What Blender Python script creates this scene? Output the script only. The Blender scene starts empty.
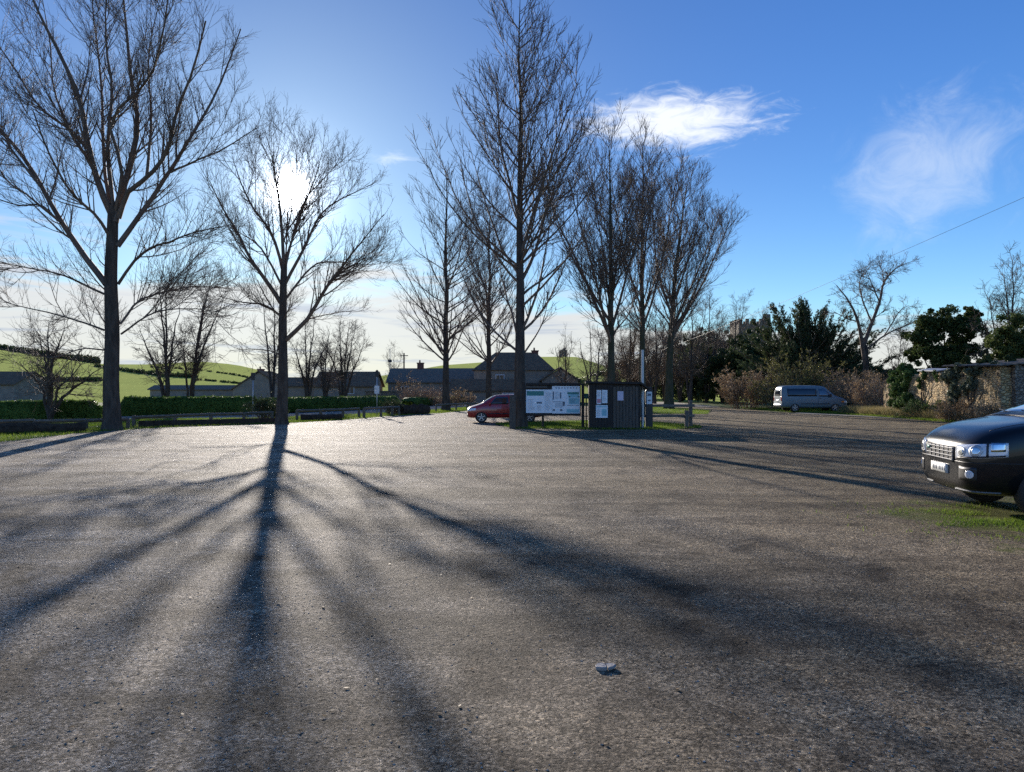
import bpy, bmesh, math, random
import numpy as np
from mathutils import Vector, Matrix
from mathutils.bvhtree import BVHTree

S = bpy.context.scene
COL = S.collection
F = 739.0; HX, HY = 512.0, 390.0; EYE = 1.6
R = math.radians
UP = np.array([0., 0., 1.])

def P(px, py, d): return np.array([(px-HX)/F*d, d, EYE+(HY-py)/F*d])
def G(px, d, z=0.): return np.array([(px-HX)/F*d, d, z])

# ------------------------------------------------------------------ objects
def link(o, parent=None):
    COL.objects.link(o)
    if parent is not None: o.parent = parent
    return o
def tag(o, label=None, cat=None, group=None, kind=None):
    if label: o['label'] = label
    if cat: o['category'] = cat
    if group: o['group'] = group
    if kind: o['kind'] = kind
    return o
def empty(name, loc, rz=0.):
    o = bpy.data.objects.new(name, None); o.location = loc; o.rotation_euler = (0, 0, rz)
    o.empty_display_size = .3
    return link(o)
def mesh_obj(name, me, mats, parent=None):
    o = bpy.data.objects.new(name, me)
    for m in (mats if isinstance(mats, (list, tuple)) else [mats]): me.materials.append(m)
    return link(o, parent)
def np_mesh(name, V, Q, smooth=True, mi=None):
    """V (n,3), Q (m,k) faces all with k corners"""
    me = bpy.data.meshes.new(name)
    V = np.asarray(V, dtype=np.float32); Q = np.asarray(Q, dtype=np.int32)
    m, k = Q.shape
    me.vertices.add(len(V)); me.vertices.foreach_set('co', V.ravel())
    me.loops.add(m*k); me.loops.foreach_set('vertex_index', Q.ravel())
    me.polygons.add(m); me.polygons.foreach_set('loop_start', np.arange(0, m*k, k, dtype=np.int32))
    if smooth: me.polygons.foreach_set('use_smooth', np.ones(m, dtype=bool))
    if mi is not None: me.polygons.foreach_set('material_index', np.asarray(mi, dtype=np.int32))
    me.update(calc_edges=True)
    return me

class MB:
    """gathers faces into one mesh"""
    def __init__(s): s.v = []; s.f = []; s.m = []
    def add(s, vs, fs, mi=0):
        b = len(s.v); s.v += [tuple(map(float, v)) for v in vs]
        s.f += [tuple(i+b for i in f) for f in fs]; s.m += [mi]*len(fs)
    def box(s, c, size, rz=0., mi=0, rx=0., ry=0., jit=0., rng=None):
        M = Matrix.Rotation(rz, 3, 'Z') @ Matrix.Rotation(ry, 3, 'Y') @ Matrix.Rotation(rx, 3, 'X')
        vs = []
        for dx in (-.5, .5):
            for dy in (-.5, .5):
                for dz in (-.5, .5):
                    v = M @ Vector((dx*size[0], dy*size[1], dz*size[2])) + Vector(c)
                    if jit: v += Vector((rng.uniform(-jit, jit), rng.uniform(-jit, jit), rng.uniform(-jit, jit)))
                    vs.append(v)
        s.add(vs, [(0,1,3,2),(4,6,7,5),(0,4,5,1),(2,3,7,6),(0,2,6,4),(1,5,7,3)], mi)
    def prism(s, poly, a, b, axis='y', mi=0):
        """poly of 2D pts extruded between a and b along an axis"""
        def w(p, t):
            return (p[0], t, p[1]) if axis == 'y' else ((t, p[0], p[1]) if axis == 'x' else (p[0], p[1], t))
        n = len(poly)
        s.add([w(p, a) for p in poly]+[w(p, b) for p in poly],
              [tuple(range(n)), tuple(range(2*n-1, n-1, -1))]+[(i, i+n, (i+1) % n+n, (i+1) % n) for i in range(n)], mi)
    def tube(s, p, q, r0, r1=None, n=10, mi=0):
        p = Vector(p); q = Vector(q); t = (q-p).normalized(); r1 = r0 if r1 is None else r1
        u = t.orthogonal().normalized(); v = t.cross(u)
        vs = [p+(u*math.cos(2*math.pi*i/n)+v*math.sin(2*math.pi*i/n))*r0 for i in range(n)]
        vs += [q+(u*math.cos(2*math.pi*i/n)+v*math.sin(2*math.pi*i/n))*r1 for i in range(n)]
        s.add(vs, [(i, (i+1) % n, (i+1) % n+n, i+n) for i in range(n)]+[tuple(range(n-1, -1, -1)), tuple(range(n, 2*n))], mi)
    def build(s, name, mats, parent=None, bevel=0., smooth=False, xf=None):
        me = bpy.data.meshes.new(name); me.from_pydata(s.v, [], s.f)
        me.polygons.foreach_set('material_index', s.m); me.update()
        bm = bmesh.new(); bm.from_mesh(me); bmesh.ops.recalc_face_normals(bm, faces=bm.faces)
        if bevel: bmesh.ops.bevel(bm, geom=list(bm.edges), offset=bevel, segments=1, affect='EDGES', clamp_overlap=True)
        bm.to_mesh(me); bm.free()
        if xf is not None: me.transform(xf)
        if smooth: me.polygons.foreach_set('use_smooth', [True]*len(me.polygons))
        return mesh_obj(name, me, mats, parent)

# ------------------------------------------------------------------ materials
def new_mat(name):
    m = bpy.data.materials.new(name); m.use_nodes = True
    nt = m.node_tree; b = nt.nodes['Principled BSDF']
    return m, nt, b
def ramp(nt, stops):
    r = nt.nodes.new('ShaderNodeValToRGB'); e = r.color_ramp.elements
    e[0].position, e[0].color = stops[0][0], (*stops[0][1], 1)
    e[1].position, e[1].color = stops[-1][0], (*stops[-1][1], 1)
    for p, c in stops[1:-1]:
        x = e.new(p); x.color = (*c, 1)
    return r
def noise_node(nt, scale, detail=4, rough=.6, vec=None, dist=0.):
    n = nt.nodes.new('ShaderNodeTexNoise'); n.inputs['Scale'].default_value = scale
    n.inputs['Detail'].default_value = detail; n.inputs['Roughness'].default_value = rough
    n.inputs['Distortion'].default_value = dist
    if vec is not None: nt.links.new(vec, n.inputs['Vector'])
    return n
def coord(nt, scale=(1, 1, 1)):
    t = nt.nodes.new('ShaderNodeTexCoord'); mp = nt.nodes.new('ShaderNodeMapping')
    mp.inputs['Scale'].default_value = scale
    nt.links.new(t.outputs['Object'], mp.inputs['Vector']); return mp.outputs['Vector']
def bump(nt, b, h, strength=.5, dist=.02, prev=None):
    n = nt.nodes.new('ShaderNodeBump'); n.inputs['Strength'].default_value = strength; n.inputs['Distance'].default_value = dist
    nt.links.new(h, n.inputs['Height'])
    if prev is not None: nt.links.new(prev, n.inputs['Normal'])
    nt.links.new(n.outputs['Normal'], b.inputs['Normal']); return n.outputs['Normal']
def mat(name, c1, c2=None, scale=8., rough=.8, metal=0., sc=(1, 1, 1), bmp=0., bscale=None, spec=.5, detail=5, lo=.35, hi=.65, coat=0., matte=False):
    m, nt, b = new_mat(name)
    b.inputs['Roughness'].default_value = rough; b.inputs['Metallic'].default_value = metal
    b.inputs['Specular IOR Level'].default_value = spec
    b.inputs['Coat Weight'].default_value = coat
    v = coord(nt, sc)
    n = noise_node(nt, scale, detail, .65, v)
    c2 = c2 or tuple(x*.75 for x in c1)
    r = ramp(nt, [(lo, c1), (hi, c2)])
    nt.links.new(n.outputs['Fac'], r.inputs['Fac']); nt.links.new(r.outputs['Color'], b.inputs['Base Color'])
    if bmp:
        n2 = noise_node(nt, bscale or scale*2, 4, .6, v); nn = bump(nt, b, n2.outputs['Fac'], bmp, .03)
    if matte:      # dry, rough things have no sheen at all
        df = nt.nodes.new('ShaderNodeBsdfDiffuse'); df.inputs['Roughness'].default_value = .6
        nt.links.new(r.outputs['Color'], df.inputs['Color'])
        if bmp: nt.links.new(nn, df.inputs['Normal'])
        nt.links.new(df.outputs[0], nt.nodes['Material Output'].inputs[0])
    return m
def leaf_mat(name, c1, c2, scale=1.5, trans=.3, rough=.6):
    m, nt, b = new_mat(name)
    v = coord(nt); n = noise_node(nt, scale, 3, .6, v)
    n2 = noise_node(nt, scale*11, 2, .5, v)
    mx = nt.nodes.new('ShaderNodeMath'); mx.operation = 'ADD'
    sc = nt.nodes.new('ShaderNodeMath'); sc.operation = 'MULTIPLY'; sc.inputs[1].default_value = .5
    nt.links.new(n.outputs['Fac'], mx.inputs[0]); nt.links.new(n2.outputs['Fac'], mx.inputs[1]); nt.links.new(mx.outputs[0], sc.inputs[0])
    r = ramp(nt, [(.38, c1), (.62, c2)]); nt.links.new(sc.outputs[0], r.inputs['Fac'])
    nt.links.new(r.outputs['Color'], b.inputs['Base Color']); b.inputs['Roughness'].default_value = rough
    b.inputs['Specular IOR Level'].default_value = .12
    if trans:
        t = nt.nodes.new('ShaderNodeBsdfTranslucent'); nt.links.new(r.outputs['Color'], t.inputs['Color'])
        mix = nt.nodes.new('ShaderNodeMixShader'); mix.inputs[0].default_value = trans
        out = nt.nodes['Material Output']
        nt.links.new(b.outputs[0], mix.inputs[1]); nt.links.new(t.outputs[0], mix.inputs[2]); nt.links.new(mix.outputs[0], out.inputs[0])
    return m

M = {}
M['bark'] = mat('bark', (.13, .105, .085), (.06, .048, .04), 6, .9, sc=(1, 1, .25), bmp=.8, bscale=14, matte=True)
M['bark_moss'] = mat('mossy_bark', (.12, .10, .075), (.06, .065, .035), 4, .9, sc=(1, 1, .3), bmp=.8, bscale=14, matte=True)
M['twig'] = mat('twig', (.17, .115, .078), (.10, .07, .05), 1.5, .75)
M['twig_warm'] = mat('warm_twig', (.24, .165, .10), (.14, .095, .06), 1.5, .75)
M['twig_red'] = mat('red_brown_twig', (.38, .26, .17), (.25, .17, .12), 2, .75)
M['timber'] = mat('weathered_timber', (.17, .14, .11), (.085, .07, .055), 5, .85, sc=(6, 6, .6), bmp=.4, bscale=20)
M['timber_long'] = mat('weathered_rail', (.20, .165, .13), (.09, .075, .06), 5, .85, sc=(.8, .8, 6), bmp=.4, bscale=20)
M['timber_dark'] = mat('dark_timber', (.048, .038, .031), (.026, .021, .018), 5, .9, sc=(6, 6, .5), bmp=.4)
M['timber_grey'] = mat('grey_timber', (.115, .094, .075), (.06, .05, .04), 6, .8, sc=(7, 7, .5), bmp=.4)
M['log'] = mat('old_log', (.085, .065, .05), (.04, .03, .025), 6, .95, bmp=.9, matte=True)
M['paper'] = mat('white_paper', (.82, .84, .86), (.74, .77, .80), 3, .5)
M['ink'] = mat('ink', (.10, .13, .17), (.16, .19, .23), 20, .5)
M['teal'] = mat('teal_print', (.03, .17, .16), (.05, .24, .21), 9, .5)
M['aqua'] = mat('pale_aqua_print', (.32, .58, .62), (.22, .45, .52), 8, .5)
M['pink'] = mat('pink_print', (.62, .28, .32), (.55, .2, .25), 8, .5)
M['lilac'] = mat('lilac_paper', (.62, .55, .66), (.55, .5, .6), 5, .5)
M['steel'] = mat('galvanised_steel', (.50, .52, .54), (.38, .40, .43), 9, .45, metal=.6)
M['white_paint'] = mat('white_paint', (.72, .74, .76), (.6, .63, .66), 6, .4)
M['black_plastic'] = mat('black_plastic', (.018, .018, .02), (.03, .03, .032), 12, .45)
M['rubber'] = mat('rubber', (.02, .02, .02), (.035, .033, .03), 20, .85)
M['alloy'] = mat('alloy', (.55, .56, .58), (.42, .43, .45), 14, .35, metal=.7)
M['glass_dark'] = mat('tinted_glass', (.012, .016, .02), (.02, .024, .03), 3, .04, spec=.8)
M['glass_screen'] = mat('windscreen_glass', (.03, .045, .06), (.04, .055, .075), 3, .03, spec=1.0, coat=1.)
M['lamp_glass'] = mat('lamp_glass', (.80, .83, .88), (.55, .58, .63), 14, .10, spec=.8, coat=1.)
M['grille_grey'] = mat('grille_grey', (.20, .21, .225), (.13, .135, .145), 20, .55)
M['chrome'] = mat('chrome', (.75, .77, .8), (.6, .62, .65), 20, .2, metal=1.)
M['red_paint'] = mat('red_car_paint', (.36, .018, .018), (.30, .014, .015), 2, .28, coat=.8)
M['blue_paint'] = mat('blue_grey_paint', (.14, .19, .215), (.12, .165, .185), 2, .45, coat=.15)
M['black_paint'] = mat('black_car_paint', (.005, .006, .008), (.008, .009, .011), 3, .25, spec=.22, coat=.35)
M['plate'] = mat('plate_white', (.78, .78, .75), (.7, .7, .68), 8, .4)
M['amber'] = mat('amber_lens', (.7, .25, .03), (.6, .2, .02), 8, .2)
M['red_lens'] = mat('red_lens', (.45, .02, .02), (.35, .015, .015), 8, .2)
M['slate'] = mat('slate', (.19, .17, .145), (.14, .125, .108), 3, .8, bmp=.3, matte=True)
M['thatch'] = mat('brown_roof', (.20, .145, .10), (.13, .095, .07), 2, .9, bmp=.5, matte=True)
M['render_wall'] = mat('weathered_stone', (.36, .30, .24), (.26, .22, .18), 1.2, .9, bmp=.4, matte=True)
M['brickred'] = mat('red_brick', (.25, .12, .09), (.17, .085, .07), 3, .9, matte=True)
M['window_dark'] = mat('dark_window', (.02, .025, .03), (.035, .04, .045), 2, .1)
M['zinc'] = mat('corrugated_iron', (.36, .39, .42), (.26, .27, .29), 2, .5, metal=.4)
M['leaf_dark'] = leaf_mat('dark_evergreen_leaf', (.028, .045, .020), (.085, .11, .04), 1.0, .25)
M['leaf_oak'] = leaf_mat('evergreen_oak_leaf', (.03, .055, .016), (.12, .145, .045), .9, .3)
M['leaf_cyp'] = leaf_mat('cypress_spray', (.026, .048, .022), (.09, .11, .045), .7, .25)
M['leaf_cyp_brown'] = leaf_mat('cypress_brown_spray', (.07, .05, .03), (.12, .085, .045), .7, .1)
M['leaf_ivy'] = leaf_mat('ivy_leaf', (.035, .07, .025), (.11, .17, .05), 2, .2, .7)
M['leaf_ivy_grey'] = leaf_mat('grey_ivy_leaf', (.10, .13, .085), (.17, .19, .13), 2, .15, .5)
M['leaf_olive'] = leaf_mat('olive_leaf', (.12, .12, .035), (.25, .225, .075), 1.6, .3)
M['leaf_rust'] = leaf_mat('rusty_leaf', (.24, .16, .09), (.42, .30, .165), 2, .25)
M['leaf_hedge'] = leaf_mat('hedge_leaf', (.045, .09, .018), (.12, .19, .04), 2, .35)
M['grass'] = leaf_mat('grass_blade', (.07, .135, .016), (.21, .27, .04), .6, .5)
M['grass_dry'] = leaf_mat('dry_grass_blade', (.34, .26, .13), (.17, .17, .06), 1.2, .4)
def field_mat(name, c1, c2, scale):
    m, nt, b = new_mat(name); v = coord(nt)
    n = noise_node(nt, scale, 9, .62, v); n2 = noise_node(nt, scale*22, 4, .7, v)
    r = ramp(nt, [(.38, c1), (.62, c2)]); nt.links.new(n.outputs['Fac'], r.inputs['Fac'])
    mx = nt.nodes.new('ShaderNodeMixRGB'); mx.blend_type = 'MULTIPLY'; mx.inputs[0].default_value = .6
    r2 = ramp(nt, [(.35, (.6, .6, .55)), (.65, (1.2, 1.2, 1.1))]); nt.links.new(n2.outputs['Fac'], r2.inputs['Fac'])
    nt.links.new(r.outputs['Color'], mx.inputs[1]); nt.links.new(r2.outputs['Color'], mx.inputs[2]); nt.links.new(mx.outputs[0], b.inputs['Base Color'])
    b.inputs['Roughness'].default_value = 1.; b.inputs['Specular IOR Level'].default_value = 0.
    b.inputs['Sheen Weight'].default_value = .34; b.inputs['Sheen Roughness'].default_value = .55; b.inputs['Sheen Tint'].default_value = (.42, .47, .17, 1)
    bump(nt, b, n2.outputs['Fac'], .5, .2)
    return m
M['field'] = field_mat('field_grass', (.22, .24, .065), (.15, .185, .05), .035)

def ground_base_mat():
    m, nt, b = new_mat('turf'); v = coord(nt)
    n1 = noise_node(nt, .35, 6, .6, v); n2 = noise_node(nt, 14, 4, .7, v)
    r1 = ramp(nt, [(.35, (.07, .115, .018)), (.58, (.115, .15, .026)), (.75, (.13, .11, .05))])
    nt.links.new(n1.outputs['Fac'], r1.inputs['Fac'])
    mx = nt.nodes.new('ShaderNodeMixRGB'); mx.blend_type = 'MULTIPLY'; mx.inputs[0].default_value = .7
    r2 = ramp(nt, [(.3, (.5, .5, .5)), (.7, (1.3, 1.3, 1.2))])
    nt.links.new(n2.outputs['Fac'], r2.inputs['Fac'])
    nt.links.new(r1.outputs['Color'], mx.inputs[1]); nt.links.new(r2.outputs['Color'], mx.inputs[2])
    nt.links.new(mx.outputs[0], b.inputs['Base Color']); b.inputs['Roughness'].default_value = .95
    b.inputs['Specular IOR Level'].default_value = .2
    bump(nt, b, n2.outputs['Fac'], .8, .05)
    return m
M['turf'] = ground_base_mat()

def gravel_mat():
    m, nt, b = new_mat('worn_gravel_tarmac'); v = coord(nt); L = nt.links.new
    def math_(op, a, c=None):
        n = nt.nodes.new('ShaderNodeMath'); n.operation = op
        for i, x in enumerate((a, c)):
            if x is None: continue
            if isinstance(x, (int, float)): n.inputs[i].default_value = x
            else: L(x, n.inputs[i])
        return n.outputs[0]
    big = noise_node(nt, .22, 6, .6, v, .4); mid = noise_node(nt, 1.3, 7, .68, v, .5); fine = noise_node(nt, 30, 6, .82, v); lump = noise_node(nt, 7, 5, .7, v, .3)
    sx = nt.nodes.new('ShaderNodeSeparateXYZ'); L(v, sx.inputs[0])
    # worn wheel tracks sweeping across the park
    mp = nt.nodes.new('ShaderNodeMapping'); mp.inputs['Rotation'].default_value = (0, 0, .35); mp.inputs['Scale'].default_value = (.10, .85, 1); L(v, mp.inputs['Vector'])
    trk = noise_node(nt, 1., 5, .62, mp.outputs[0], .8)
    # base colour runs paler and greyer to the left, darker and browner to the right
    side = math_('MULTIPLY', sx.outputs['X'], .042)
    base = ramp(nt, [(.28, (.41, .365, .305)), (.45, (.345, .293, .228)), (.60, (.31, .248, .168)), (.8, (.255, .20, .118))])
    L(math_('ADD', math_('ADD', math_('MULTIPLY', big.outputs['Fac'], .7), math_('MULTIPLY', mid.outputs['Fac'], .3)), side), base.inputs['Fac'])
    def mul(fac, a, c):
        n = nt.nodes.new('ShaderNodeMixRGB'); n.blend_type = 'MULTIPLY'; n.inputs[0].default_value = fac; L(a, n.inputs[1]); L(c, n.inputs[2]); return n.outputs[0]
    tr = ramp(nt, [(.38, (.55, .54, .52)), (.5, (1, 1, 1)), (.62, (1.35, 1.34, 1.31))]); L(trk.outputs['Fac'], tr.inputs['Fac'])
    pr = ramp(nt, [(.36, (.32, .29, .26)), (.47, (.9, .88, .86)), (.6, (1.22, 1.22, 1.22))]); L(mid.outputs['Fac'], pr.inputs['Fac'])
    lr = ramp(nt, [(.34, (.55, .53, .5)), (.52, (1.05, 1.05, 1.05))]); L(lump.outputs['Fac'], lr.inputs['Fac'])
    col = mul(1., base.outputs['Color'], tr.outputs['Color']); col = mul(.95, col, pr.outputs['Color']); col = mul(.55, col, lr.outputs['Color'])
    # individual stones, two sizes
    vo = nt.nodes.new('ShaderNodeTexVoronoi'); vo.inputs['Scale'].default_value = 78; L(v, vo.inputs['Vector'])
    v2 = nt.nodes.new('ShaderNodeTexVoronoi'); v2.inputs['Scale'].default_value = 46; L(v, v2.inputs['Vector'])
    hs = nt.nodes.new('ShaderNodeSeparateColor'); L(vo.outputs['Color'], hs.inputs[0])
    h2 = nt.nodes.new('ShaderNodeSeparateColor'); L(v2.outputs['Color'], h2.inputs[0])
    sr = ramp(nt, [(0., (.26, .25, .24)), (.45, (.82, .81, .79)), (.8, (1.2, 1.18, 1.14)), (1., (1.9, 1.85, 1.76))]); L(hs.outputs[0], sr.inputs['Fac'])
    s2 = ramp(nt, [(0., (.35, .34, .32)), (.55, (1, 1, 1)), (.9, (1.15, 1.13, 1.1)), (1., (1.6, 1.57, 1.5))]); L(h2.outputs[1], s2.inputs['Fac'])
    col = mul(1., col, sr.outputs['Color']); col = mul(.9, col, s2.outputs['Color'])
    # moss growing in towards the parked car
    ms = nt.nodes.new('ShaderNodeVectorMath'); ms.operation = 'DISTANCE'; L(v, ms.inputs[0]); ms.inputs[1].default_value = (7.1, 8.9, 0)
    mn = noise_node(nt, 1.3, 6, .7, v)
    mm = math_('SUBTRACT', math_('MULTIPLY', mn.outputs['Fac'], 2.3), math_('MULTIPLY', ms.outputs['Value'], .42))
    mr = ramp(nt, [(.18, (0, 0, 0)), (.5, (1, 1, 1))]); L(mm, mr.inputs['Fac'])
    gr = ramp(nt, [(.3, (.095, .115, .018)), (.7, (.17, .17, .04))]); L(fine.outputs['Fac'], gr.inputs['Fac'])
    mx3 = nt.nodes.new('ShaderNodeMixRGB'); L(mr.outputs['Color'], mx3.inputs[0]); L(col, mx3.inputs[1]); L(gr.outputs['Color'], mx3.inputs[2])
    L(mx3.outputs[0], b.inputs['Base Color'])
    b.inputs['Roughness'].default_value = .78; b.inputs['Specular IOR Level'].default_value = .13
    n = bump(nt, b, mid.outputs['Fac'], .8, .20)
    n = bump(nt, b, lump.outputs['Fac'], .9, .07, n)
    n = bump(nt, b, math_('SUBTRACT', 1., v2.outputs['Distance']), .55, .02, n)
    n = bump(nt, b, math_('SUBTRACT', 1., vo.outputs['Distance']), .9, .012, n)
    bump(nt, b, fine.outputs['Fac'], .95, .035, n)
    return m
M['gravel'] = gravel_mat()
M['road'] = mat('pale_road', (.24, .23, .215), (.19, .18, .17), 1.2, .7, bmp=.3, bscale=30, matte=True)
M['track'] = mat('pale_gravel', (.30, .26, .20), (.22, .19, .14), 1.5, .9, bmp=.4, bscale=25)
M['pebble'] = mat('loose_stone', (.50, .46, .41), (.22, .20, .17), 55, .7, lo=.3, hi=.6, detail=1, matte=True)
M['pale_stone'] = mat('pale_stone', (.34, .31, .28), (.25, .23, .21), 14, .75, bmp=.3)

def stone_wall_mat(name, c1, c2, c3):
    m, nt, b = new_mat(name); L = nt.links.new
    t = nt.nodes.new('ShaderNodeTexCoord'); mp = nt.nodes.new('ShaderNodeMapping'); mp.inputs['Scale'].default_value = (4.2, 4.2, 9.)
    L(t.outputs['Object'], mp.inputs['Vector'])
    vo = nt.nodes.new('ShaderNodeTexVoronoi'); vo.inputs['Scale'].default_value = 1.; vo.inputs['Randomness'].default_value = .95; L(mp.outputs[0], vo.inputs['Vector'])
    hs = nt.nodes.new('ShaderNodeSeparateColor'); L(vo.outputs['Color'], hs.inputs[0])
    r = ramp(nt, [(.1, c1), (.5, c2), (.9, c3)]); L(hs.outputs[0], r.inputs['Fac'])
    ed = nt.nodes.new('ShaderNodeTexVoronoi'); ed.feature = 'DISTANCE_TO_EDGE'; ed.inputs['Scale'].default_value = 1.; ed.inputs['Randomness'].default_value = .95; L(mp.outputs[0], ed.inputs['Vector'])
    er = ramp(nt, [(.02, (.62, .58, .52)), (.12, (1, 1, 1))]); L(ed.outputs['Distance'], er.inputs['Fac'])
    mx = nt.nodes.new('ShaderNodeMixRGB'); mx.blend_type = 'MULTIPLY'; mx.inputs[0].default_value = 1.
    L(r.outputs['Color'], mx.inputs[1]); L(er.outputs['Color'], mx.inputs[2]); L(mx.outputs[0], b.inputs['Base Color'])
    b.inputs['Roughness'].default_value = .9
    er2 = ramp(nt, [(0., (0, 0, 0)), (.15, (1, 1, 1))]); L(ed.outputs['Distance'], er2.inputs['Fac'])
    bump(nt, b, er2.outputs['Color'], .9, .06)
    return m
M['stone_wall'] = stone_wall_mat('honey_rubble_stone', (.46, .31, .14), (.56, .42, .22), (.36, .27, .16))
M['stone_grey'] = stone_wall_mat('grey_rubble_stone', (.22, .18, .14), (.30, .25, .19), (.16, .14, .12))

# ------------------------------------------------------------------ sun, sky, camera
sd = np.array([(290-HX)/F, 1., (HY-192)/F]); sd /= np.linalg.norm(sd)
elev = math.asin(sd[2]); azim = math.atan2(sd[0], sd[1])       # azimuth from +Y towards +X
sun = bpy.data.lights.new('sun', 'SUN'); sun.energy = 4.6; sun.angle = R(.53); sun.color = (1., .91, .80)
so = bpy.data.objects.new('sun', sun); link(so)
so.rotation_euler = Vector(-sd).to_track_quat('-Z', 'Y').to_euler(); so.location = sd*60

def build_world():
    w = bpy.data.worlds.new('World'); S.world = w; w.use_nodes = True
    nt = w.node_tree; L = nt.links.new; bg = nt.nodes['Background']; bg.inputs['Strength'].default_value = .1
    sky = nt.nodes.new('ShaderNodeTexSky'); sky.sky_type = 'NISHITA'; sky.sun_disc = False
    sky.sun_elevation = elev; sky.sun_rotation = azim
    sky.air_density = 1.; sky.dust_density = .35; sky.ozone_density = 2.2; sky.altitude = 100
    def m(op, a, c=None, d=None):
        n = nt.nodes.new('ShaderNodeMath'); n.operation = op
        for i, x in enumerate((a, c, d)):
            if x is None: continue
            if isinstance(x, (int, float)): n.inputs[i].default_value = x
            else: L(x, n.inputs[i])
        return n.outputs[0]
    tc = nt.nodes.new('ShaderNodeTexCoord'); D = tc.outputs['Generated']
    nv = nt.nodes.new('ShaderNodeVectorMath'); nv.operation = 'NORMALIZE'; L(D, nv.inputs[0]); D = nv.outputs[0]
    sp = nt.nodes.new('ShaderNodeSeparateXYZ'); L(D, sp.inputs[0])
    az = m('MULTIPLY', m('ARCTAN2', sp.outputs[0], sp.outputs[1]), 180/math.pi)
    el = m('MULTIPLY', m('ARCSINE', sp.outputs[2]), 180/math.pi)
    hsv = nt.nodes.new('ShaderNodeHueSaturation'); hsv.inputs['Hue'].default_value = .512
    hsv.inputs['Saturation'].default_value = 1.24; hsv.inputs['Value'].default_value = 1.0; L(sky.outputs[0], hsv.inputs['Color'])
    dt = nt.nodes.new('ShaderNodeVectorMath'); dt.operation = 'DOT_PRODUCT'; L(D, dt.inputs[0]); dt.inputs[1].default_value = tuple(sd)
    ang = m('MULTIPLY', m('ARCCOSINE', m('MINIMUM', dt.outputs['Value'], 1.)), 180/math.pi)
    # clear winter air: less scatter round the sun than the model gives, and a colder blue
    den = m('DIVIDE', 1.15, m('ADD', 1., m('MULTIPLY', m('EXPONENT', m('DIVIDE', ang, -24.)), 2.3)))
    tn = nt.nodes.new('ShaderNodeMixRGB'); tn.blend_type = 'MULTIPLY'; tn.inputs[0].default_value = 1.; L(hsv.outputs[0], tn.inputs[1]); tn.inputs[2].default_value = (.70, .93, 1.14, 1)
    t2 = nt.nodes.new('ShaderNodeMixRGB'); t2.blend_type = 'MULTIPLY'; t2.inputs[0].default_value = 1.; L(tn.outputs[0], t2.inputs[1]); L(den, t2.inputs[2])
    ws = nt.nodes.new('ShaderNodeMixRGB'); L(m('EXPONENT', m('DIVIDE', ang, -24.)), ws.inputs[0]); ws.inputs[1].default_value = (1, 1, 1, 1); ws.inputs[2].default_value = (.74, .96, 1.2, 1)
    t3 = nt.nodes.new('ShaderNodeMixRGB'); t3.blend_type = 'MULTIPLY'; t3.inputs[0].default_value = 1.; L(t2.outputs[0], t3.inputs[1]); L(ws.outputs[0], t3.inputs[2])
    cur = t3.outputs[0]
    # clouds live on the sky by azimuth / elevation
    cv = nt.nodes.new('ShaderNodeCombineXYZ'); L(az, cv.inputs[0]); L(el, cv.inputs[1])
    def cloudnoise(sx, sy, off, detail=8, rough=.62, dist=.6, rot=0.):
        mp = nt.nodes.new('ShaderNodeMapping'); mp.inputs['Scale'].default_value = (sx, sy, 1); mp.inputs['Location'].default_value = (off, off*.7, 0)
        mp.inputs['Rotation'].default_value = (0, 0, rot)
        L(cv.outputs[0], mp.inputs['Vector'])
        return noise_node(nt, 1., detail, rough, mp.outputs[0], dist).outputs['Fac']
    def smooth(x, a, b):
        n = nt.nodes.new('ShaderNodeMapRange'); n.interpolation_type = 'SMOOTHSTEP'
        n.inputs['From Min'].default_value = a; n.inputs['From Max'].default_value = b; L(x, n.inputs['Value']); return n.outputs['Result']
    def ell(a0, e0, ra, re, tilt=0.):
        da = m('SUBTRACT', az, a0); de = m('SUBTRACT', el, e0)
        if tilt: de = m('SUBTRACT', de, m('MULTIPLY', da, tilt))
        return m('SQRT', m('ADD', m('POWER', m('ABSOLUTE', m('DIVIDE', da, ra)), 2.), m('POWER', m('ABSOLUTE', m('DIVIDE', de, re)), 2.)))
    def put(fac, colour):
        nonlocal cur
        n = nt.nodes.new('ShaderNodeMixRGB'); L(fac, n.inputs[0]); L(cur, n.inputs[1]); n.inputs[2].default_value = (*colour, 1); cur = n.outputs[0]
    def pe(px, py):
        v = np.array([(px-HX)/F, 1., (HY-py)/F]); v /= np.linalg.norm(v)
        return math.degrees(math.atan2(v[0], v[1])), math.degrees(math.asin(v[2]))
    W.update(locals())
    return
W = {}
build_world()
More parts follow.
